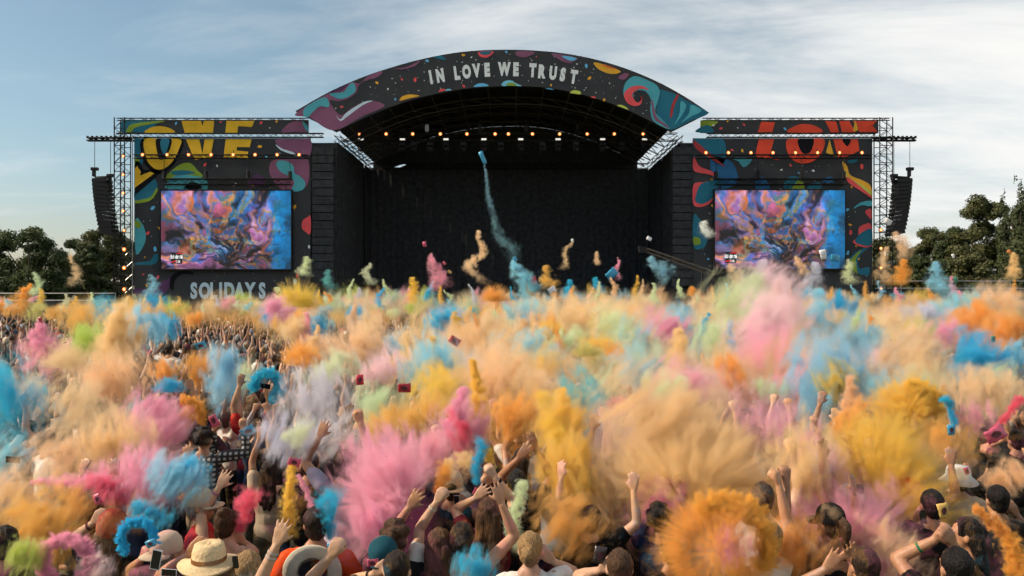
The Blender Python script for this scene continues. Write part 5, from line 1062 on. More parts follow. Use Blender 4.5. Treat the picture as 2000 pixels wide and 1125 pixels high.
# ------------------------------------------------------------------ powder: each cloud a closed body of airborne pigment
PC = {'orange': (0.985, 0.53, 0.13), 'peach': (0.985, 0.71, 0.40), 'tan': (0.97, 0.73, 0.46), 'yellow': (0.985, 0.68, 0.14), 'ochre': (0.92, 0.56, 0.16), 'pink': (0.98, 0.50, 0.63), 'hot pink': (0.95, 0.20, 0.32), 'magenta': (0.66, 0.22, 0.42),
      'blue': (0.06, 0.56, 0.84), 'pale blue': (0.38, 0.74, 0.88), 'green': (0.56, 0.70, 0.16), 'pale green': (0.78, 0.86, 0.58), 'lilac': (0.74, 0.71, 0.82), 'white': (0.92, 0.92, 0.90), 'olive': (0.70, 0.64, 0.24), 'teal': (0.20, 0.58, 0.62), 'pale pink': (0.96, 0.72, 0.76)}
class NB:
    def __init__(s, m): s.nt = m.node_tree; s.nt.nodes.clear(); s.N = s.nt.nodes.new; s.L = s.nt.links.new
    def put(s, sock, v):
        if hasattr(v, 'is_output'): s.L(v, sock)
        else: sock.default_value = v
    def m(s, op, a, b=0.0, c=None):
        n = s.N('ShaderNodeMath'); n.operation = op; s.put(n.inputs[0], a); s.put(n.inputs[1], b)
        if c is not None: s.put(n.inputs[2], c)
        return n.outputs[0]
    def v(s, op, a, b=None, scale=None):
        n = s.N('ShaderNodeVectorMath'); n.operation = op; s.put(n.inputs[0], a)
        if b is not None: s.put(n.inputs[1], b)
        if scale is not None: s.put(n.inputs['Scale'], scale)
        return n.outputs[1] if op in ('LENGTH', 'DOT_PRODUCT') else n.outputs[0]
    def step(s, x, a, b, lo=0.0, hi=1.0, smooth=True):
        n = s.N('ShaderNodeMapRange'); n.interpolation_type = 'SMOOTHSTEP' if smooth else 'LINEAR'; s.put(n.inputs[0], x); n.inputs[1].default_value = a; n.inputs[2].default_value = b; s.put(n.inputs[3], lo); s.put(n.inputs[4], hi); return n.outputs[0]
    def noise(s, vec, scale, detail=3.0, rough=0.58, dist=0.0):
        n = s.N('ShaderNodeTexNoise'); s.L(vec, n.inputs['Vector']); n.inputs['Scale'].default_value = scale; n.inputs['Detail'].default_value = detail; n.inputs['Roughness'].default_value = rough; n.inputs['Distortion'].default_value = dist; return n.outputs[0]
    def sep(s, v): n = s.N('ShaderNodeSeparateXYZ'); s.L(v, n.inputs[0]); return n.outputs
    def pos(s): return s.N('ShaderNodeTexCoord').outputs['Object']
    def out(s, col, dens, rate, g=None):
        o = s.N('ShaderNodeOutputMaterial'); v = s.N('ShaderNodeVolumePrincipled'); s.L(v.outputs[0], o.inputs['Volume']); v.inputs['Color'].default_value = (*col, 1); s.L(dens, v.inputs['Density']); v.inputs['Anisotropy'].default_value = 0.1
        if g is not None:   # loose powder is paler than packed powder
            mx = s.N('ShaderNodeMix'); mx.data_type = 'RGBA'; s.L(s.step(g, 0.05, 0.75), mx.inputs[0]); mx.inputs[6].default_value = (*lighten(col, 0.18), 1); mx.inputs[7].default_value = (*col, 1); s.L(mx.outputs[2], v.inputs['Color'])
def vmat(name, rate=1.0):
    m = bpy.data.materials.new('powder_'+name.replace(' ', '_')); m.use_nodes = True
    try: m.cycles.volume_step_rate = rate; m.cycles.homogeneous_volume = False
    except Exception: pass
    return m, NB(m)
PC = {k: tuple(x**0.97 for x in c) for k, c in PC.items()}
def jit(c):
    r = lambda: random.uniform(0.94, 1.05); return tuple(min(0.985, x*r()) for x in c)
def ico(sub, r, name='powder'):
    bm = bmesh.new(); bmesh.ops.create_icosphere(bm, subdivisions=sub, radius=r); me = bpy.data.meshes.new(name); bm.to_mesh(me); bm.free(); return me
def lumpy(me, amp, f):
    o = random.uniform(0, 50)
    for v in me.vertices: v.co *= 1+amp*mnoise.noise(v.co*f+Vector((o, o*0.7, -o)))
def lighten(c, f): return tuple(x+(min(0.97, 0.80+0.17*x)-x)*f for x in c)
def puff(px, py, rx, ry, Y, col, k=7.0, A=1.12, soft=0.78, depth=None, freq=None, tilt=0.0, grow=1.8):
    if freq is None: freq = min(4.6, max(2.3, (rx*ry)**0.5/16))
    sx, sz = rx/F*Y*grow, ry/F*Y*grow; sy = depth or (sx+sz)/2*0.9; R = (sx*sz)**0.5; m, b = vmat(col, 0.6)
    P = b.pos(); q = b.v('MULTIPLY', P, (sx*freq/R*1.3, sy*freq/R, sz*freq/R*0.52)); q = b.v('ADD', q, tuple(random.uniform(-40, 40) for _ in range(3)))
    n = b.noise(q, 1.0, 5.0, 0.66, 0.6); d = b.v('LENGTH', P); t = b.m('SUBTRACT', b.m('MULTIPLY_ADD', n, 2*A*1.45, 0.60-A*1.45), d)
    g = b.step(t, -0.06, soft, 0.0, 1.0, False); dens = b.m('MULTIPLY', b.m('MULTIPLY', g, g), 2.6*k/R); dens = b.m('MULTIPLY', dens, b.step(d, 1.0, 0.7)); b.out(jit(PC[col]), dens, 1, g)
    me = ico(2, 1.0); lumpy(me, 0.06, 1.5); me.materials.append(m); o = obj('powder_cloud', me, None, W(px, py, Y)); o.scale = (sx, sy, sz); o.rotation_euler = (0, tilt or random.uniform(-0.55, 0.75), 0); return o
def burst(ax, ay, R, Y, col, k=6.0, axis=90, spread=0.35, F_=9.0, sx=1.0, hole=0.0, soft=0.2):
    """powder flung from the pixel (ax, ay): fingers of unequal reach round an axis given in degrees (90 = up)"""
    r = R/F*Y*1.2; m, b = vmat(col, 0.7); P = b.pos(); L = b.v('LENGTH', P); d = b.v('NORMALIZE', P); off = tuple(random.uniform(-30, 30) for _ in range(3))
    s = b.noise(b.v('ADD', d, off), F_, 2.5, 0.65, 0.3); s = b.step(s, 0.34, 0.66, 0.0, 1.0, False)
    f = b.noise(b.v('ADD', b.v('SCALE', P, scale=2.6), off), 1.0, 4.0, 0.64, 0.6); reach = b.m('MULTIPLY_ADD', b.m('SUBTRACT', f, 0.5), 0.65, b.m('MULTIPLY_ADD', s, 0.48, 0.48)); t = b.m('SUBTRACT', reach, L); g = b.step(t, -0.02, soft*1.5, 0.0, 1.0, False); dens = b.m('MULTIPLY', b.m('POWER', g, 1.5), 1.5*k/r)
    z = b.sep(d)[2]; z = b.m('ADD', z, b.m('MULTIPLY', b.m('SUBTRACT', s, 0.5), 0.25)); mask = b.step(z, -spread, -spread+0.30)
    dens = b.m('MULTIPLY', dens, mask); dens = b.m('MULTIPLY', dens, b.step(f, 0.36, 0.60, 0.12, 1.0))
    if hole: dens = b.m('MULTIPLY', dens, b.step(b.m('MULTIPLY_ADD', b.m('SUBTRACT', f, 0.5), 0.5, L), hole*0.5, hole, 0.05, 1.0))
    b.out(jit(PC[col]), dens, 1, g)
    me = ico(3, 1.03)
    for v in me.vertices:
        if v.co.z < -spread: v.co.z = -spread
    me.materials.append(m); o = obj('powder_burst', me, None, W(ax, ay, Y)); o.scale = (r*sx, r*0.75, r); o.rotation_euler = (0, math.radians(90-axis), 0); return o
def plume(p0, p1, r0, r1, Y, col, k=6.0, wob=0.5, turns=1.0, A=0.7, p=0.8, bend=0.0, Y1=None):
    """trail from its narrow end p0 to its wide end p1 (photo pixels, r in pixels)"""
    a, c = W(*p0, Y), W(*p1, Y1 or Y); d = c-a; L = d.length; R0, R1 = r0*1.5/F*Y, r1*1.75/F*Y; w = wob*(R0+R1)/2; ph = random.uniform(0, 6.28); bd = bend/F*Y
    m, b = vmat(col, 0.6); P = b.pos(); x, y, z = b.sep(P); u = b.m('DIVIDE', z, L)
    uc = b.m('MAXIMUM', u, 0.0); up = b.m('POWER', uc, p); ang = b.m('MULTIPLY_ADD', u, 6.283*turns, ph); su = b.m('MULTIPLY', b.m('POWER', uc, 0.6), w)
    cx = b.m('ADD', b.m('MULTIPLY', b.m('SINE', ang), su), b.m('MULTIPLY', b.m('MULTIPLY', uc, b.m('SUBTRACT', 1.0, uc)), 4*bd)); cyy = b.m('MULTIPLY', b.m('COSINE', ang), su)
    dx = b.m('SUBTRACT', x, cx); dy = b.m('SUBTRACT', y, cyy); rr = b.m('SQRT', b.m('ADD', b.m('MULTIPLY', dx, dx), b.m('MULTIPLY', dy, dy))); rad = b.m('MULTIPLY_ADD', up, R1-R0, R0)
    q = b.v('ADD', b.v('SCALE', P, scale=2.6/max(R1, R0)), tuple(random.uniform(-40, 40) for _ in range(3))); n = b.noise(q, 1.0, 4.0, 0.64, 0.6)
    t = b.m('SUBTRACT', b.m('MULTIPLY_ADD', n, 2*A*1.4, 0.70-A*1.4), b.m('DIVIDE', rr, rad)); g = b.step(t, -0.05, 0.5, 0.0, 1.0, False); dens = b.m('MULTIPLY', b.m('MULTIPLY', g, g), 1.7)
    dens = b.m('MULTIPLY', dens, b.m('DIVIDE', k, rad)); dens = b.m('MULTIPLY', dens, b.step(u, 0.0, 0.05)); dens = b.m('MULTIPLY', dens, b.step(u, 0.98, 0.6)); b.out(jit(PC[col]), dens, 1, g)
    vs = []; n_ = 10; S = 12
    for j in range(S+1):
        t_ = j/S; rd = (R0+(R1-R0)*t_**p)*1.5; an = 6.283*turns*t_+ph; s_ = t_**0.6*w; ccx = math.sin(an)*s_+t_*(1-t_)*4*bd; ccy = math.cos(an)*s_
        if j in (0, S): rd *= 0.55
        for i in range(n_): vs.append((ccx+rd*math.cos(6.283*i/n_), ccy+rd*math.sin(6.283*i/n_), L*t_))
    fs = [(j*n_+i, j*n_+(i+1) % n_, (j+1)*n_+(i+1) % n_, (j+1)*n_+i) for j in range(S) for i in range(n_)]+[tuple(range(n_))[::-1], tuple(range(S*n_, (S+1)*n_))]
    me = mesh_from('powder', vs, fs, [m]); o = obj('powder_plume', me, None, a)
    zz = d.normalized(); xx = Vector((0, 1, 0)).cross(zz)
    xx = Vector((1, 0, 0)) if xx.length < 0.05 else xx.normalized()
    yy = zz.cross(xx); Mx = Matrix((xx, yy, zz)).transposed(); o.rotation_euler = Mx.to_euler(); return o
def ring(cx, cy, R, mi, Y, col, k=7.0, a0=90, half=180, F_=7.0, sx=1.0, inner=0.0):
    """curl of powder thrown in an arc; a0 = middle of the arc in degrees, half = half its opening"""
    r = R/F*Y; m, b = vmat(col, 0.6); mi_ = mi/R; P = b.pos(); x, y, z = b.sep(P); rho = b.m('SQRT', b.m('ADD', b.m('MULTIPLY', x, x), b.m('MULTIPLY', z, z))); e = b.m('SUBTRACT', rho, 1.0)
    off = tuple(random.uniform(-30, 30) for _ in range(3)); cmb = b.N('ShaderNodeCombineXYZ'); b.L(b.m('DIVIDE', x, rho), cmb.inputs[0]); b.L(b.m('MULTIPLY', y, 0.6), cmb.inputs[1]); b.L(b.m('DIVIDE', z, rho), cmb.inputs[2]); dr = cmb.outputs[0]
    s = b.step(b.noise(b.v('ADD', dr, off), F_, 1.5, 0.6), 0.34, 0.66, 0.0, 1.0, False); eo = b.m('MAXIMUM', e, 0.0); ei = b.m('MINIMUM', e, 0.0); reach = b.m('MULTIPLY_ADD', s, 1.1, 0.55)
    ee = b.m('ADD', b.m('DIVIDE', eo, reach), b.m('MULTIPLY', ei, 1.0-inner)); dist = b.m('SQRT', b.m('ADD', b.m('MULTIPLY', ee, ee), b.m('MULTIPLY', y, y)))
    f = b.noise(b.v('ADD', b.v('SCALE', P, scale=3.6), off), 1.0, 4.0, 0.62, 0.5); t = b.m('SUBTRACT', b.m('MULTIPLY_ADD', f, mi_*2.6, -mi_*0.35), dist); g = b.step(t, -0.05*mi_, mi_*0.9, 0.0, 1.0, False); dens = b.m('MULTIPLY', b.m('MULTIPLY', g, g), 2.2*k/(r*mi_))
    if half < 179:
        ax = (math.cos(math.radians(a0)), 0.0, math.sin(math.radians(a0))); dt = b.v('DOT_PRODUCT', dr, ax); ch = math.cos(math.radians(half)); dens = b.m('MULTIPLY', dens, b.step(dt, ch-0.08, ch+0.12))
    b.out(jit(PC[col]), dens, 1)
    vs = []; n1, n2 = 28, 8
    for i in range(n1):
        a = 2*math.pi*i/n1
        for j in range(n2): c = 2*math.pi*j/n2; w = mi_*(2.5 if math.cos(c) > 0 else 1.7/(1-inner)); ri = max(0.02, 1+w*math.cos(c)); vs.append((ri*math.cos(a), mi_*1.6*math.sin(c), ri*math.sin(a)))
    fs = []
    rngk = []
    for i in range(n1):
        a = math.degrees(2*math.pi*(i+0.5)/n1); dd = abs((a-a0+180) % 360-180); rngk.append(half > 179 or dd < half+14)
    for i in range(n1):
        if not rngk[i]: continue
        for j in range(n2): fs.append((i*n2+j, i*n2+(j+1) % n2, ((i+1) % n1)*n2+(j+1) % n2, ((i+1) % n1)*n2+j))
        if not rngk[i-1]: fs.append(tuple(i*n2+j for j in range(n2))[::-1])
        if not rngk[(i+1) % n1]: fs.append(tuple(((i+1) % n1)*n2+j for j in range(n2)))
    me = mesh_from('powder', vs, fs, [m]); bm = bmesh.new(); bm.from_mesh(me); bmesh.ops.delete(bm, geom=[v for v in bm.verts if not v.link_faces], context='VERTS'); bmesh.ops.recalc_face_normals(bm, faces=bm.faces[:]); bm.to_mesh(me); bm.free()
    o = obj('powder_ring', me, None, W(cx, cy, Y)); o.scale = (r*sx, r, r); return o
LABS = {}
def T(o, col, shape, where, group=None):
    lab = f'{col} powder {shape} {where}'; LABS[lab] = LABS.get(lab, 0)+1
    tag(o, lab, 'powder', group or 'coloured powder over the crowd'); return o
# (px, py, rx, ry, distance, colour, opacity, where)
PUFFS = [
 (1560, 890, 56, 74, 6.3, 'peach', 4, 'left of the yellow fan, over raised arms'), (1500, 830, 70, 50, 7.2, 'pink', 4, 'foot of the tall pink column'),
 (1405, 1090, 50, 40, 5.6, 'tan', 1.5, 'thin, filling the orange ring'), (1460, 1110, 60, 40, 5.4, 'orange', 4, 'foot of the orange ring'),
 (12, 775, 62, 78, 7.2, 'blue', 5, 'cut by the left picture edge'), (5, 900, 40, 60, 6.8, 'pale blue', 2.5, 'at the left edge above the phone'),
 (232, 665, 42, 62, 11.5, 'peach', 9, 'standing as a pillar left of the blue cloud'), (215, 745, 74, 56, 10, 'peach', 6, 'below the peach pillar'), (160, 800, 90, 50, 8.2, 'tan', 4, 'over the dark heads at the left'),
 (215, 868, 78, 66, 7.0, 'peach', 7, 'left of the pink cloud'), (120, 905, 70, 50, 6.6, 'tan', 4, 'above the pink streak at the left'), (95, 695, 48, 38, 12, 'pink', 8, 'at the left below the trees'), (60, 765, 44, 34, 9.5, 'peach', 3, 'beside the blue edge cloud'),
 (168, 668, 44, 36, 13, 'green', 6, 'left of the peach pillar'), (275, 640, 46, 44, 16, 'pale blue', 8, 'below the yellow letters'), (322, 640, 26, 28, 17, 'blue', 9, 'behind the man riding above the crowd'),
 (318, 726, 28, 24, 11, 'orange', 9, 'over the blue tuft at the left'), (312, 828, 62, 58, 7.6, 'pink', 9, 'over the crowd left of the checked shirt'), (366, 812, 17, 36, 7.8, 'orange', 9, 'strip at the pink cloud\'s side'), (270, 840, 18, 50, 8.4, 'teal', 6, 'strip between peach and pink'),
 (396, 722, 33, 40, 12, 'orange', 7, 'with a blue packet above'), (438, 735, 36, 62, 11, 'pale blue', 7, 'right of the orange puff'), (470, 745, 24, 50, 11.5, 'pale green', 5, 'thin, beside the blue one'),
 (85, 1030, 105, 50, 5.8, 'ochre', 8, 'low at the left edge'), (30, 965, 75, 45, 6.3, 'tan', 5, 'above the ochre cloud'), (150, 985, 60, 35, 6.0, 'ochre', 4, 'between the pink streak and the ochre cloud'),
 (280, 935, 78, 55, 6.3, 'pink', 8, 'in the lower left with a blue neighbour'), (215, 955, 40, 22, 6.1, 'hot pink', 7, 'where the pink streak opens'), (350, 938, 62, 42, 6.15, 'pale blue', 9, 'left of the beige cap'), (296, 1002, 42, 20, 5.9, 'blue', 8, 'below the pale blue cloud'), (372, 915, 30, 26, 6.2, 'blue', 8, 'at the pale blue cloud\'s tip'), (255, 990, 40, 40, 6.5, 'orange', 4, 'thin, below the pink cloud'),
 (50, 1085, 34, 34, 4.9, 'green', 8, 'swirl in the lower left corner'), (190, 1105, 30, 28, 5.0, 'pale pink', 5, 'by the pink ring'),
 (615, 785, 62, 68, 8.4, 'lilac', 7, 'left of the red packet hand'), (560, 855, 66, 42, 7.2, 'lilac', 5, 'thin, over the dark heads'), (650, 850, 50, 50, 7.6, 'lilac', 4, 'thin, over the lilac shirt'), (642, 722, 52, 30, 11, 'pale green', 7, 'over the lilac smoke'), (590, 692, 32, 32, 13, 'orange', 8, 'tuft left of the green puff'), (585, 850, 26, 40, 6.9, 'pale green', 4, 'wisp below the lilac smoke'),
 (700, 680, 72, 46, 14, 'tan', 7, 'left of the yellow cone'), (545, 610, 32, 28, 22, 'pink', 7, 'below the SOLIDAYS letters'), (545, 640, 40, 22, 19, 'ochre', 3, 'over the dark heads left of centre'), (620, 640, 26, 26, 20, 'blue', 8, 'left of the tan cloud'), (868, 625, 30, 28, 20, 'blue', 9, 'left of the yellow cone tip'), (815, 712, 58, 32, 13, 'yellow', 8, 'left of the long yellow stream'), (755, 720, 55, 35, 12.4, 'pale pink', 6, 'right of the green puff'), (905, 680, 55, 45, 14, 'peach', 7, 'right of the yellow cone'),
 (965, 760, 66, 80, 9.6, 'peach', 8, 'behind the long yellow stream'), (790, 818, 100, 34, 8, 'ochre', 7, 'flat over the big pink cloud'), (826, 738, 34, 22, 10.5, 'teal', 6, 'patch behind the red packet'), (862, 775, 60, 45, 9.4, 'yellow', 6, 'between the red packet and the yellow stream'), (900, 842, 52, 56, 7.4, 'pink', 8, 'left of the yellow stream'), (897, 850, 20, 40, 7.2, 'hot pink', 8, 'core inside the pink cloud'), (730, 790, 46, 50, 9.2, 'pale green', 4, 'thin, right of the raised red packet'), (1000, 690, 60, 50, 13.5, 'peach', 6, 'in the middle of the crowd'),
 (740, 900, 74, 56, 6.9, 'pink', 8, 'top of the big pink cloud'), (830, 885, 62, 42, 7.0, 'pink', 7, 'stretching right from the big pink cloud'), (725, 1035, 48, 44, 6.0, 'pink', 6, 'foot of the big pink cloud'), (925, 1103, 36, 28, 5.0, 'blue', 8, 'on the back of the navy tank top'), (815, 1020, 50, 60, 6.6, 'magenta', 2.2, 'thin, right of the big pink cloud'), (915, 1010, 40, 40, 7.4, 'magenta', 2.0, 'thin, behind the raised arms'),
 (1165, 625, 115, 42, 22, 'peach', 7, 'wide, in front of the dark stage'), (1310, 652, 58, 36, 17, 'pink', 6, 'left of the tall pink column'), (1055, 690, 56, 34, 13, 'pale blue', 7, 'right of centre'), (1140, 795, 50, 62, 9, 'teal', 8, 'dark one left of the hot pink tuft'), (1250, 725, 60, 40, 12, 'pale blue', 6, 'left of the soft pink cloud'), (1330, 770, 62, 56, 10, 'pink', 8, 'soft one above the peach fan'), (1386, 662, 36, 36, 15, 'pale green', 6, 'left of the tall pink column'), (1328, 702, 30, 24, 14, 'green', 3.5, 'faint, near the soft pink cloud'), (1155, 712, 26, 26, 12.5, 'olive', 7, 'small one right of centre'), (1215, 700, 36, 22, 13.6, 'orange', 6, 'small one right of centre'), (1070, 655, 20, 34, 17, 'orange', 8, 'tuft right of centre'), (1230, 665, 90, 40, 18, 'pale green', 5, 'thin haze right of centre'), (1030, 625, 60, 40, 24, 'pale blue', 5, 'below the blue stream'), (1410, 760, 40, 50, 11, 'peach', 5, 'between pink cloud and pink column'), (1430, 740, 26, 45, 10.5, 'orange', 7, 'strip left of the tall pink column'),
 (1018, 815, 52, 56, 8.6, 'orange', 8, 'left of the yellow column top'), (1095, 840, 52, 60, 7.6, 'yellow', 9, 'top of the yellow column'), (1112, 935, 54, 75, 6.7, 'yellow', 8, 'middle of the yellow column'), (1105, 1020, 64, 50, 6.2, 'ochre', 6, 'foot of the yellow column'),
 (1455, 600, 66, 62, 20, 'pale green', 5, 'in front of the video screen'), (1500, 640, 62, 78, 13, 'pale pink', 7, 'top of the tall pink column'), (1495, 740, 68, 92, 12, 'pink', 8, 'middle of the tall pink column'), (1520, 560, 70, 36, 20, 'pale pink', 3.5, 'thin, over the video screen\'s lower edge'), (1545, 760, 36, 62, 11, 'pink', 7, 'right side of the tall pink column'),
 (1345, 870, 165, 92, 7.2, 'peach', 8, 'large one above the orange ring'), (1210, 985, 58, 88, 6.8, 'tan', 6, 'right of the yellow column'), (1290, 1010, 52, 62, 6.4, 'magenta', 5, 'left of the orange ring'), (1440, 920, 60, 26, 6.8, 'lilac', 2.5, 'faint streak above the orange ring'), (1428, 1068, 44, 34, 5.2, 'pink', 3, 'inside the orange ring'), (1545, 955, 34, 60, 6.6, 'orange', 7, 'between the peach and yellow fans'), (1545, 1065, 64, 58, 5.7, 'orange', 5, 'right of the orange ring'), (1590, 910, 42, 70, 7.0, 'pink', 7, 'spiky one left of the yellow fan'), (1475, 985, 60, 40, 6.6, 'peach', 6, 'over the orange ring'),
 (1660, 1000, 90, 60, 6.6, 'pink', 6, 'over the pink burst'), (1740, 1075, 70, 40, 5.8, 'tan', 5, 'low, right of the pink burst'), (1800, 1000, 34, 50, 6.6, 'ochre', 4, 'by the dark cup'), (1965, 935, 36, 28, 6.8, 'peach', 7, 'small one near the right edge'), (1850, 860, 60, 40, 8, 'ochre', 4, 'thin, behind the blue squirt'),
 (1610, 745, 70, 92, 10, 'pale blue', 9, 'big one right of the tall pink column'), (1700, 690, 68, 42, 13, 'pale blue', 7, 'behind the big pale blue one'), (1715, 775, 50, 50, 9.6, 'pale blue', 6, 'left of the yellow wheel'), (1700, 655, 20, 18, 14, 'blue', 9, 'small dark tuft at the right'), (1740, 665, 52, 46, 14, 'tan', 8, 'right of the blue tuft'), (1752, 678, 24, 22, 13.4, 'yellow', 7, 'core of the tan cloud'), (1665, 820, 26, 44, 8.2, 'orange', 7, 'below the slim peach plume'), (1800, 740, 50, 50, 11, 'peach', 5, 'behind the raised brown arms'),
 (1900, 632, 62, 36, 16, 'orange', 9, 'large one by the right barrier'), (1972, 650, 50, 36, 15, 'orange', 7, 'at the right edge by the barrier'), (1930, 700, 62, 34, 12, 'blue', 7, 'near the right edge'), (1985, 700, 30, 30, 12, 'pale blue', 6, 'cut by the right edge'), (1930, 772, 72, 42, 9.2, 'tan', 8, 'wide one near the right edge'), (1845, 655, 30, 28, 14, 'pink', 6, 'left of the large orange one'), (1905, 815, 34, 30, 8.4, 'pink', 5, 'above the hot pink packet'), (1810, 612, 52, 18, 20, 'lilac', 5, 'flat one by the right barrier'), (1860, 600, 50, 24, 24, 'pale blue', 6, 'before the right tree line'), (1600, 640, 50, 40, 17, 'tan', 6, 'right of the tall pink column'), (1640, 600, 40, 26, 26, 'blue', 6, 'below the red-lettered banner'), (1960, 595, 60, 26, 26, 'tan', 6, 'before the right barrier'),
]
WHEELS = []
BURSTS = [   # apex px, py, reach, distance, colour, opacity, axis, spread, fingers, where
 (1402, 1078, 132, 5.35, 'orange', 3.6, 140, 0.25, 13, 'wheel of fingers at the bottom', 1.0), (1770, 812, 84, 8.5, 'yellow', 7, 110, 0.4, 12, 'wheel of fingers at the right', 1.0),
 (785, 985, 135, 6.4, 'pink', 7, 148, 0.15, 8, 'fan thrown left over the front rows', 1.0), (1345, 985, 215, 6.9, 'peach', 6, 84, 0.22, 11, 'fan of long fingers above the orange ring', 1.0), (1705, 1010, 175, 6.9, 'yellow', 7, 86, 0.15, 9, 'fan of fingers at the right', 1.0), (1650, 1085, 150, 6.1, 'pink', 6, 40, 0.25, 9, 'burst with fingers to the right', 1.0), (1600, 960, 95, 6.8, 'pale pink', 5, 95, -0.35, 12, 'spikes beside the yellow fan', 1.0), (170, 690, 55, 12.6, 'green', 6, 130, 0.1, 10, 'tuft fanning left of the peach pillar', 1.0), (330, 770, 36, 10.4, 'blue', 9, 90, -0.1, 8, 'tuft of fringe under the orange puff', 1.0), (590, 715, 48, 12.6, 'orange', 7, 85, 0.0, 9, 'fringe over the dark heads', 1.0), (1205, 810, 42, 8.8, 'hot pink', 8, 110, 0.1, 7, 'tuft left of the peach fan', 1.0), (1780, 690, 70, 13, 'tan', 6, 110, 0.2, 10, 'fan right of the blue tuft', 1.0), (1800, 665, 52, 14.5, 'green', 4, 85, -0.2, 12, 'arc of fringe over the tan fan', 1.0), (1900, 715, 45, 11.5, 'blue', 7, 80, 0.0, 8, 'tuft near the right edge', 1.0), (270, 625, 40, 21, 'ochre', 6, 90, 0.2, 9, 'fan below the yellow-lettered banner', 1.0), (580, 600, 55, 25, 'yellow', 6, 92, 0.1, 9, 'fan below the SOLIDAYS letters', 1.0), (965, 590, 36, 32, 'orange', 6, 90, 0.0, 9, 'fan in front of the dark stage', 1.0), (1710, 905, 120, 7.1, 'yellow', 4, 70, 0.0, 8, 'second fan behind the yellow one', 1.0), (1145, 700, 36, 12.2, 'olive', 7, 92, -0.1, 10, 'small fan right of centre', 1.0), (130, 720, 60, 11, 'tan', 3, 75, 0.2, 9, 'fan under the pink one at the left', 1.0), (1075, 660, 40, 16.5, 'yellow', 8, 95, 0.0, 7, 'tuft right of centre', 1.0)]
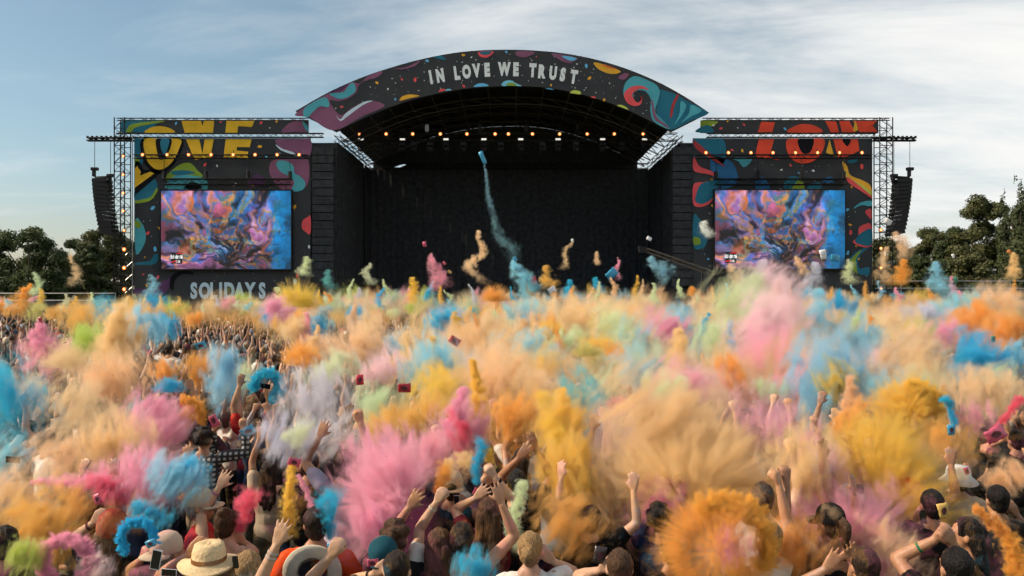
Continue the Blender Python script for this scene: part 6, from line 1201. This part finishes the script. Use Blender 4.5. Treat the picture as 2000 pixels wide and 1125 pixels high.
PLUMES = [ ((1470, 520), (1480, 640), 10, 40, 17, 'pale green', 3, .4, .6, 'tall pale wisp before the right screen'), ((1530, 535), (1515, 690), 12, 46, 14, 'pale pink', 3.5, .4, .6, 'tall wisp over the pink column'), ((1600, 560), (1620, 700), 8, 40, 13, 'pale blue', 4, .4, .6, 'tall wisp over the big pale blue cloud'), ((1050, 760), (1110, 1010), 14, 50, 6.9, 'yellow', 4, .3, .6, 'tall stream in the yellow column'), ((1330, 640), (1300, 760), 8, 40, 11, 'peach', 4, .4, .6, 'rising over the soft pink cloud'), ((228, 590), (235, 720), 10, 36, 11.3, 'peach', 5, .3, .6, 'rising as the peach pillar'),
   # narrow end, wide end, r0, r1, distance, colour, opacity, wob, turns, where
 ((58, 941), (250, 948), 3, 24, 6.15, 'pink', 6, .15, .5, 'streak shooting from the left'), ((470, 1040), (498, 948), 8, 24, 6.0, 'hot pink', 9, .2, .6, 'held up in front of the olive tank top'), ((77, 622), (85, 695), 4, 24, 12, 'pink', 8, .2, .5, 'cone rising at the left'), ((600, 608), (598, 690), 4, 16, 18, 'pink', 8, .2, .5, 'cone left of the tan cloud'), ((843, 655), (862, 765), 6, 20, 12, 'yellow', 8, .2, .6, 'cone right of the yellow cloud'), ((885, 608), (905, 660), 5, 14, 18, 'yellow', 8, .3, .6, 'small cone by the blue puff'), ((921, 698), (958, 885), 7, 22, 7.6, 'yellow', 9, .25, .8, 'long stream in the middle'), ((908, 752), (880, 880), 6, 30, 7.3, 'pink', 7, .3, .7, 'stream over the pink cloud'),
 ((572, 905), (560, 1062), 7, 17, 6.1, 'yellow', 9, .2, .7, 'falling from a raised packet'), ((580, 925), (628, 1022), 4, 9, 6.0, 'pink', 5, .3, .8, 'thin wisp beside the yellow one'), ((641, 1055), (645, 945), 7, 26, 5.6, 'blue', 9, .3, .8, 'held beside the orange-red t-shirt'), ((854, 968), (870, 895), 7, 16, 6.4, 'orange', 9, .4, .7, 'rising from a raised packet'), ((866, 905), (940, 905), 12, 22, 6.5, 'peach', 5, .2, .5, 'drifting right from the orange one'), ((931, 948), (938, 842), 8, 12, 6.4, 'blue', 9, .5, 1.2, 'squirming upward by the yellow stream'), ((962, 918), (948, 870), 3, 12, 6.4, 'yellow', 8, .2, .5, 'at the raised yellow packet'), ((1022, 935), (1004, 1085), 12, 15, 5.9, 'pale green', 7, .6, .8, 'hanging by the raised arms'), ((1096, 755), (1105, 850), 8, 34, 7.8, 'yellow', 7, .2, .5, 'tip of the yellow column'),
 ((1655, 728), (1668, 850), 6, 24, 8.3, 'peach', 8, .4, .8, 'slim one right of the pale blue cloud'), ((1858, 792), (1858, 842), 6, 7, 7.6, 'blue', 9, .6, .7, 'squirt from a blue packet'), ((1840, 775), (1862, 800), 10, 7, 7.6, 'blue', 8, .3, .4, 'hook over the blue packet'), ((1998, 775), (1930, 845), 10, 5, 7.4, 'hot pink', 8, .4, .6, 'ribbon at the right edge'), ((1900, 985), (1978, 1060), 8, 16, 5.2, 'orange', 8, .2, .4, 'arc curving down at the right'), ((1970, 1040), (1990, 1150), 16, 22, 5.15, 'orange', 8, .2, .4, 'falling in the lower right corner'),
 ((1600, 690), (1560, 790), 10, 34, 11, 'pale pink', 6, .3, .6, 'slanting right of the tall pink column'), ((945, 318), (965, 440), 2, 6, 40, 'pale blue', 1.2, .3, 1.2, 'thin trail high before the dark stage'), ((960, 420), (1010, 525), 6, 13, 39, 'pale blue', 0.8, .4, 1.2, 'thin trail fading before the stage'), ((1003, 505), (1035, 590), 4, 22, 30, 'pale blue', 8, .3, .8, 'falling stream before the stage'), ((938, 448), (926, 560), 3, 12, 38, 'tan', 6, .9, 1.6, 'corkscrew before the stage'), ((845, 492), (855, 575), 3, 17, 36, 'pink', 6, .4, 1.0, 'column before the stage'), ((1118, 470), (1090, 530), 3, 6, 38, 'tan', 3, .8, 1.2, 'curved wisp before the stage'), ((1062, 518), (1082, 565), 4, 14, 36, 'ochre', 6, .5, .8, 'hooked one before the stage'), ((1164, 490), (1172, 520), 3, 5, 36, 'tan', 6, .5, .6, 'small stroke before the stage'), ((1208, 502), (1203, 550), 2, 6, 36, 'pink', 6, .5, 1.6, 'curly stroke before the stage'), ((1268, 500), (1305, 560), 8, 15, 36, 'pale blue', 3.5, .4, .8, 'pale drift by the camera crane'), ((1745, 452), (1778, 512), 5, 17, 34, 'tan', 3.5, .3, .7, 'trailing from a packet by the right speakers'), ((1765, 505), (1752, 562), 5, 16, 32, 'orange', 7, .3, .6, 'flame-shaped by the right tower'), ((1735, 480), (1712, 560), 3, 14, 34, 'tan', 3, .4, .8, 'grey-tan drift at the right tower'), ((1822, 510), (1850, 580), 6, 18, 30, 'pale blue', 5, .4, .8, 'blue-grey before the right trees'), ((1975, 492), (1990, 548), 4, 11, 28, 'peach', 8, .4, .7, 'bright one before the tall poplar'), ((596, 500), (600, 545), 5, 11, 36, 'pale green', 5, .5, 1.0, 'before the yellow-lettered banner'), ((722, 512), (715, 560), 3, 11, 36, 'pale green', 4, .6, 1.2, 'before the stage\'s left side'), ((640, 525), (645, 570), 5, 10, 36, 'teal', 5, .3, .8, 'beside the dark speaker hang'), ((294, 535), (300, 580), 4, 11, 34, 'pale blue', 4, .4, .8, 'before the yellow-lettered banner\'s corner'), ((66, 530), (78, 585), 3, 10, 32, 'pale green', 5, .5, 1.0, 'before the round tree'), ((60, 552), (42, 598), 3, 11, 30, 'orange', 8, .3, .6, 'slanting before the round tree'), ((137, 488), (150, 565), 2, 9, 34, 'tan', 3, .6, 1.2, 'thin before the left trees'), ((1375, 430), (1385, 470), 7, 9, 40, 'white', 5, .4, .8, 'white wisp on the red-lettered banner\'s edge'), ((1555, 498), (1572, 545), 3, 10, 30, 'tan', 6, .4, .8, 'before the right video screen'), ((1655, 505), (1668, 560), 4, 12, 30, 'pale green', 5, .4, .9, 'at the right video screen\'s corner'), ((1425, 515), (1440, 570), 8, 16, 28, 'tan', 4, .4, .8, 'before the right screen\'s left corner'), ((1490, 505), (1500, 560), 8, 18, 26, 'lilac', 4, .3, .7, 'before the right screen\'s middle'), ((1590, 510), (1580, 570), 6, 18, 26, 'lilac', 4, .3, .7, 'below the white frames'), ((540, 560), (545, 600), 4, 10, 32, 'pale green', 6, .3, .7, 'over the SOLIDAYS letters'), ((1110, 545), (1118, 585), 4, 12, 34, 'blue', 6, .3, .7, 'small one before the stage'), ((1165, 540), (1170, 580), 4, 10, 34, 'blue', 6, .3, .7, 'second small one before the stage'), ((805, 540), (808, 600), 5, 11, 34, 'yellow', 8, .3, .7, 'stubby one before the stage'), ((1350, 558), (1352, 580), 4, 9, 30, 'orange', 9, .2, .5, 'spark-shaped by the camera crane')]
RINGS = [(1412, 1064, 84, 22, 5.3, 'orange', 5, 45, 80, 9, 'arc on the right of the big orange wheel', 1.05, .3), (1790, 805, 48, 15, 8.4, 'yellow', 7, 0, 110, 8, 'arc right of the yellow fan', 1.05, .3), (268, 1052, 34, 10, 5.0, 'blue', 10, 110, 125, 10, 'arch over the phone hand', .95, .2), (130, 1095, 42, 13, 5.0, 'pink', 8, 90, 150, 14, 'ring in the lower left', 1.15, .3), (522, 755, 26, 12, 9.0, 'blue', 5, 60, 140, 9, 'hook over the phone hand in the middle left', 1.0, .3), (365, 812, 30, 9, 7.7, 'orange', 8, 40, 70, 8, 'hook at the pink cloud', 1.0, .2)]
def powder():
    for px, py, rx, ry, Y, c, k, w in PUFFS: T(puff(px, py, rx, ry, Y, c, k*(0.78 if px < 1000 else 0.9), grow=1.68 if px < 620 else 1.8), c, 'cloud', w)
    for ax, ay, R, Y, c, k, an, sp, f, w, sx in BURSTS: T(burst(ax, ay, R, Y, c, k, an, sp, f, sx, 0.62 if w.startswith('wheel of fingers at the b') else 0.0, 0.12 if 'wheel' in w else 0.2), c, 'burst', w)
    for ax, ay, R, Y, c, k, f, w, h in WHEELS: T(burst(ax, ay, R, Y, c, k, 95, 1.3, f, 1.0, h, 0.11), c, 'ring', w)
    for a, b, r0, r1, Y, c, k, wo, tu, w in PLUMES: T(plume(a, b, r0, r1*(1.25 if Y > 24 else 1), Y, c, k*(0.24 if Y > 24 else 0.36), wo*(1.3 if Y > 24 else 1), tu, 1.1), c, 'plume', w)
    for cx, cy_, R, mi, Y, c, k, a0, hf, f, w, sx, inn in RINGS: T(ring(cx, cy_, R, mi, Y, c, k, a0, hf, f, sx, inn), c, 'ring', w)
    # small puffs of the far rows, one for each throw, in the photograph's band below the stage
    R = random.Random(31); seen = {}
    spots = [(x+R.uniform(-14, 14), R.choice([584, 592, 602, 614, 628])+R.uniform(-5, 5)) for x in range(8, 2000, 13)]
    for px, py in spots:
        if px < 640: py += 12
        if px < 560 and py > 622: continue
        Y = max(18, min(47, F*(CH-R.uniform(2.2, 2.5))/(py-CY+2))); w = R.uniform(11, 32); left = px < 560
        c = R.choice(['ochre', 'ochre', 'olive', 'green', 'orange', 'yellow', 'pink', 'teal', 'tan', 'blue'] if left else ['orange', 'yellow', 'blue', 'green', 'pink', 'tan', 'teal', 'pale green'] if px < 950 else ['peach', 'peach', 'orange', 'pale blue', 'blue', 'pale green', 'tan', 'tan', 'yellow'])
        side = 'by the left barrier' if px < 240 else 'below the yellow-lettered banner' if px < 610 else 'before the stage\'s left half' if px < 990 else 'before the stage\'s right half' if px < 1350 else 'below the red-lettered banner' if px < 1700 else 'by the right barrier'
        o = puff(px, py, w*1.2, w*R.uniform(0.6, 1.0), Y, c, R.choice([2.2, 3.2, 4.5]), 1.15, freq=2.5); tag(o, f'small far {c} powder puff {side}', 'powder', 'small powder puffs over the far rows')
def throws():
    R = random.Random(13)
    for i in range(64):
        px = 25+i*31+R.uniform(-12, 12); y1 = R.uniform(585, 606)+(8 if px < 620 else 0); h = R.uniform(22, 52)*(0.7 if px < 560 else 1.0); Y = R.uniform(26, 42); lean = R.uniform(-16, 16)
        c = R.choice(['tan', 'orange', 'pale green', 'pale blue', 'pink', 'peach', 'ochre', 'blue', 'yellow', 'lilac']); side = 'by the left barrier' if px < 240 else 'below the yellow letters' if px < 610 else 'before the stage\'s left half' if px < 990 else 'before the stage\'s right half' if px < 1350 else 'below the red letters' if px < 1700 else 'by the right barrier'
        o = plume((px+lean, y1-h), (px, y1), R.uniform(1.5, 2.5), R.uniform(6, 12), Y, c, R.uniform(0.9, 2.0), R.uniform(0.3, 0.9), R.uniform(0.4, 1.3), 1.1, R.uniform(0.8, 1.5)); tag(o, f'thin {c} throw of powder {side}', 'powder', 'thin throws of powder over the far rows')
    for i in range(26):
        px = 620+i*54+R.uniform(-20, 20); y1 = R.uniform(650, 730); Y = F*(CH-2.1)/(y1-CY); h = R.uniform(45, 85); lean = R.uniform(-30, 30); c = R.choice(['yellow', 'orange', 'pink', 'peach', 'pale green', 'blue', 'tan'])
        o = plume((px+lean, y1-h), (px, y1), R.uniform(2.5, 4), R.uniform(12, 20), Y, c, R.uniform(1.4, 2.6), R.uniform(0.2, 0.6), R.uniform(0.4, 1.0), 1.0, R.uniform(0.8, 1.4)); tag(o, f'slim {c} throw of powder {"left of centre" if px < 1000 else "right of centre" if px < 1500 else "at the far right"}', 'powder', 'slim throws of powder over the middle rows')
def fill():
    R = random.Random(77)
    for py, st, Y0, rx in ((644, 56, 20.0, 36), (676, 66, 15.2, 40), (712, 80, 12.2, 46), (756, 104, 9.8, 52)):
        x = 20+R.uniform(0, 30)
        while x < 2000:
            px, pyy = x+R.uniform(-22, 22), py+R.uniform(-14, 14); x += st
            if px < 560 or (px < 860 and R.random() < 0.5): continue
            c = R.choice(['ochre', 'tan', 'orange', 'green', 'pink', 'peach'] if px < 560 else ['yellow', 'peach', 'orange', 'pink', 'pale green', 'tan', 'pale blue', 'lilac'] if px < 1000 else ['peach', 'peach', 'tan', 'orange', 'pale blue', 'pale pink', 'pale green', 'yellow'])
            zone = 'at the far left' if px < 300 else 'left of centre' if px < 700 else 'in the middle' if px < 1150 else 'right of centre' if px < 1550 else 'at the far right'
            row = {644: 'in the back rows', 676: 'in the rows behind the middle', 712: 'in the middle rows', 756: 'just before the middle rows'}[py]
            o = puff(px, pyy, rx*R.uniform(0.5, 1.3), rx*R.uniform(0.45, 1.25), Y0*R.uniform(0.96, 1.06), c, R.choice([2.2, 3.2, 4.5, 6])); tag(o, f'soft {c} puff {row} {zone}', 'powder', 'soft powder puffs between the rows')
# thin veils of mixed dust hanging over the whole field
VEILS = [(1000, 740, 320, 90, 12.5, 'peach', 1.8, 'over the middle of the crowd'), (1550, 740, 330, 100, 11.8, 'peach', 2.0, 'over the right of the crowd'), (1300, 640, 420, 60, 24, 'peach', 2.4, 'over the far right rows'), (600, 620, 380, 34, 30, 'ochre', 1.2, 'over the far left rows'), (1750, 620, 300, 50, 30, 'tan', 2.2, 'before the right barrier'), (1250, 860, 260, 90, 8.0, 'pale pink', 1.2, 'over the middle right rows'), (1700, 880, 260, 90, 8.4, 'tan', 1.3, 'behind the yellow fan'), (1000, 600, 900, 34, 42, 'tan', 1.6, 'along the foot of the stage')]
def veils():
    for px, py, rx, ry, Y, c, k, w in VEILS: T(puff(px, py, rx, ry, Y, c, k, 0.7, 0.6, min(3.0, rx/F*Y), 3.0, 0.004, 1.3), c, 'veil, thin and wide,', w)
if VOLUMES: powder(); throws(); fill(); veils()

# ------------------------------------------------------------------ packets, phones and frames, each where it flies or is held
def packet_mesh(col, name):
    """torn foil sachet: pillow with crimped ends"""
    nx, ny = 8, 6; vs = []; fs = []
    for sd in (1, -1):
        for j in range(ny+1):
            for i in range(nx+1):
                u, v = i/nx*2-1, j/ny*2-1; b = max(0, (1-u**4)*(1-v*v))**0.7; cr = 0.004*math.sin(i*1.6+j*1.3)
                vs.append((u*0.085+0.003*math.sin(j*2.1+i), sd*(0.001+0.009*b)+cr*(1-b)+0.010*u*v+0.010*u*u, v*0.06+0.003*math.sin(i*1.9)))
    n = (nx+1)*(ny+1)
    for sd in (0, 1):
        for j in range(ny):
            for i in range(nx): a = sd*n+j*(nx+1)+i; f = (a, a+1, a+nx+2, a+nx+1); fs.append(f if sd else f[::-1])
    rim = [i for i in range(nx+1)]+[(j)*(nx+1)+nx for j in range(1, ny+1)]+[ny*(nx+1)+i for i in range(nx-1, -1, -1)]+[j*(nx+1) for j in range(ny-1, 0, -1)]
    for a, b in zip(rim, rim[1:]+rim[:1]): fs.append((a, b, n+b, n+a))
    m = MATS.get('foil_'+name) or mat('foil_'+name, col, 0.35, vary=0.2, scale=30, spec=0.6); return mesh_from('packet', vs, fs, [m], True)
PK = {n: packet_mesh(c, n) for n, c in dict(red=(0.42, 0.015, 0.035), blue=(0.03, 0.28, 0.48), pink=(0.55, 0.09, 0.17), white=(0.7, 0.72, 0.74), orange=(0.72, 0.22, 0.04), yellow=(0.55, 0.36, 0.10), dark=(0.03, 0.02, 0.02), green=(0.05, 0.2, 0.12)).items()}
M_ink = mat('packet_print', (0.10, 0.03, 0.04), 0.5, vary=0.9, scale=40)
def disc_print():
    """printed panel of the sachet: an uneven dark field with a paler band"""
    r = random.Random(4); n = 11; vs = [(0.052*math.cos(6.283*i/n)*r.uniform(0.75, 1.1), -0.0003, 0.030*math.sin(6.283*i/n)*r.uniform(0.7, 1.15)) for i in range(n)]
    return mesh_from('print', vs, [tuple(range(n))], [M_ink])
DP = disc_print()
def packet(px, py, Y, col, size, rot, label):
    o = obj('powder_packet', PK[col], None, W(px, py, Y)); s = size/F*Y/0.17; o.scale = (s, s, s*(0.45 if py < 320 else 1)); o.rotation_euler = rot; tag(o, label, 'packet', 'powder packets')
    if Y < 16: obj('print', DP, o, (0, -0.0115, 0)).rotation_euler = (0, 0.2, 0)
    return o
for a in [(888, 666, 13.0, 'red', 22, (0.2, 0.55, 0.3), 'dark red packet flying tilted right of centre top'), (790, 758, 9.0, 'red', 25, (0.1, 0.0, 0.2), 'dark red packet flying flat in the middle'), (703, 742, 7.9, 'red', 20, (0, 1.5, 0.2), 'red packet gripped by a high raised hand'), (392, 675, 12, 'blue', 20, (0.3, -0.3, 0.2), 'blue packet flying over the orange puff at the left'),
          (943, 308, 40, 'blue', 26, (0, 1.15, 0.2), 'pale blue packet highest in the air before the dark stage'), (1042, 549, 30, 'red', 18, (0, 1.35, 0.3), 'red card-like packet before the stage'), (829, 477, 36, 'pink', 10, (0, 1.4, 0), 'small pink packet before the stage'), (878, 531, 36, 'yellow', 8, (0, .6, 0), 'tiny yellow packet before the stage'), (868, 514, 36, 'pink', 7, (0, .9, 0), 'tiny pink packet before the stage'), (1006, 506, 30, 'blue', 10, (0, 1.0, .2), 'blue packet at the falling blue stream'), (1608, 497, 20, 'white', 19, (0, 1.35, 0.2), 'pale framed sheet on the right video screen'), (1632, 504, 20, 'blue', 19, (0, 0.1, 0.2), 'pale blue framed sheet on the right video screen'), (1735, 433, 34, 'white', 14, (0.2, 0.6, 0), 'white packet by the right hanging speakers'), (1862, 500, 28, 'white', 8, (0, 1.2, 0), 'tiny white packet before the right trees'), (1867, 546, 26, 'green', 12, (0, 1.4, 0), 'small green-framed sheet by the right barrier'), (1972, 492, 26, 'orange', 9, (0, 0.8, 0), 'small orange packet before the tall poplar'),
          (1118, 470, 38, 'white', 7, (0, 1.4, 0), 'tiny white packet right of the stage middle'), (1268, 466, 38, 'white', 10, (0, .5, 0), 'white packet above the camera crane'), (1195, 535, 34, 'blue', 24, (0, -0.75, 0.2), 'slim blue packet slanting before the stage'), (1078, 566, 30, 'white', 16, (0, -0.5, .3), 'white packet below the ochre plume'), (484, 842, 7.4, 'blue', 26, (0.3, -0.45, 0.3), 'blue packet held by the checked shirt'), (575, 903, 6.1, 'pink', 24, (0.2, 0.3, .4), 'pink packet in the raised hand over the yellow stream'), (856, 958, 6.4, 'orange', 20, (0, 1.4, .3), 'orange packet in the hand with a watch'), (962, 910, 6.4, 'yellow', 20, (0, 1.0, .3), 'yellow packet in the hand by the yellow stream'), (935, 962, 6.6, 'pink', 22, (.2, .4, .2), 'pink packet below the blue squirming plume'), (728, 1100, 5.0, 'pink', 22, (0, 0.0, .2), 'pink packet over the brown-haired head'), (1172, 1085, 5.0, 'dark', 34, (0, 1.75, .1), 'black and yellow packet left of the orange ring'), (1843, 998, 5.6, 'yellow', 30, (0, 1.35, .1), 'cream packet with dark print over the green bracelet'), (1858, 840, 7.5, 'blue', 20, (0, 1.5, 0), 'blue packet under the blue squirt'), (1945, 848, 7.0, 'pink', 40, (0, -0.55, 0), 'hot pink packet at the right edge'), (190, 975, 5.9, 'pink', 20, (0, 1.2, 0), 'pink packet in the raised hand at the lower left'), (294, 1062, 4.9, 'blue', 20, (0, -.4, 0), 'blue packet under the blue arch'), (418, 822, 7.8, 'pink', 24, (0, 1.1, 0), 'pink packet in the left hand above the checked shirt'), (1888, 920, 7.0, 'pink', 14, (0, 1.2, 0), 'small pink packet beside the white sun hat'), (1940, 662, 14, 'green', 12, (0, 1.5, 0), 'dark green packet over the large orange cloud'), (78, 625, 12, 'red', 12, (0, 1.5, 0), 'red packet at the tip of the pink cone'), (645, 1068, 5.5, 'blue', 16, (0, 1.4, 0), 'blue packet in the hand beside the orange-red t-shirt')]: packet(*a)
def phone(px, py, Y, w, ang, label, m=None):
    e = empty('phone', W(px, py, Y)); s = w/F*Y/0.15; e.scale = (s, s, s); e.rotation_euler = (0.15, ang, 0.1); tag(e, label, 'phone', 'raised phones')
    box('body', -0.075, 0.075, -0.004, 0.004, -0.037, 0.037, m or M_blackmetal, e, 0.003); box('screen', -0.066, 0.066, -0.0062, -0.0046, -0.033, 0.033, MATS.get('phone_glass') or mat('phone_glass', (0.008, 0.008, 0.01), 0.12, spec=0.7), e)
M_white = mat('white_plastic', (0.7, 0.7, 0.7), 0.35)
for a in [(305, 1093, 4.9, 40, 1.75, 'white phone with a dark screen by the blue arch', M_white), (25, 898, 6.6, 26, 0.1, 'black phone held sideways at the left edge'), (892, 978, 6.6, 22, 1.5, 'white phone held up by the pale cap', M_white), (1942, 908, 7.0, 26, 0.05, 'black phone held sideways near the right edge'), (518, 754, 9.0, 20, 0.2, 'black phone inside the blue hook'), (546, 935, 6.6, 26, 1.5, 'black phone upright beside the yellow stream'), (1803, 1010, 6.2, 26, 1.45, 'dark phone upright by the yellow fan'), (460, 1098, 4.8, 24, 1.45, 'dark phone upright right of the straw hat'), (330, 1118, 4.8, 30, 0.1, 'white phone cut by the lower edge', M_white)]: phone(*a)
# crumbs of powder and confetti in the air, too small to count
def crumbs():
    g = np.random.default_rng(9); n = 1500; bm = bmesh.new()
    for i in range(n):
        Y = float(g.uniform(5.5, 26)); px = float(g.uniform(0, 2000)); z = float(g.uniform(1.7, 3.0)); p = Vector(((px-CX)/F*Y, Y, z)); s = float(g.uniform(0.004, 0.011))*(1+Y/30)
        d = [Vector(g.normal(size=3)).normalized()*s for _ in range(3)]; bm.faces.new([bm.verts.new(p+q) for q in d])
    o = bm_obj('powder_crumbs', bm, mat('crumb', (0.28, 0.12, 0.04), 0.8, vary=0.5, scale=2)); tag(o, 'tiny crumbs of coloured powder scattered in the air', 'powder', kind='stuff')
crumbs()

# ------------------------------------------------------------------ things that would share a label are told apart by their order from the left
def order_labels():
    by = {}
    for o in sc.objects:
        if o.parent is None and o.get('label') and o.get('category') in ('powder', 'person'): by.setdefault(o['label'], []).append(o)
    for lab, l in by.items():
        if len(l) < 2: continue
        l.sort(key=lambda o: o.location.x/o.location.y)
        for i, o in enumerate(l): o['label'] = f'{lab}, {ORD[i] if i < 12 else str(i+1)+"th"} from left'
order_labels()
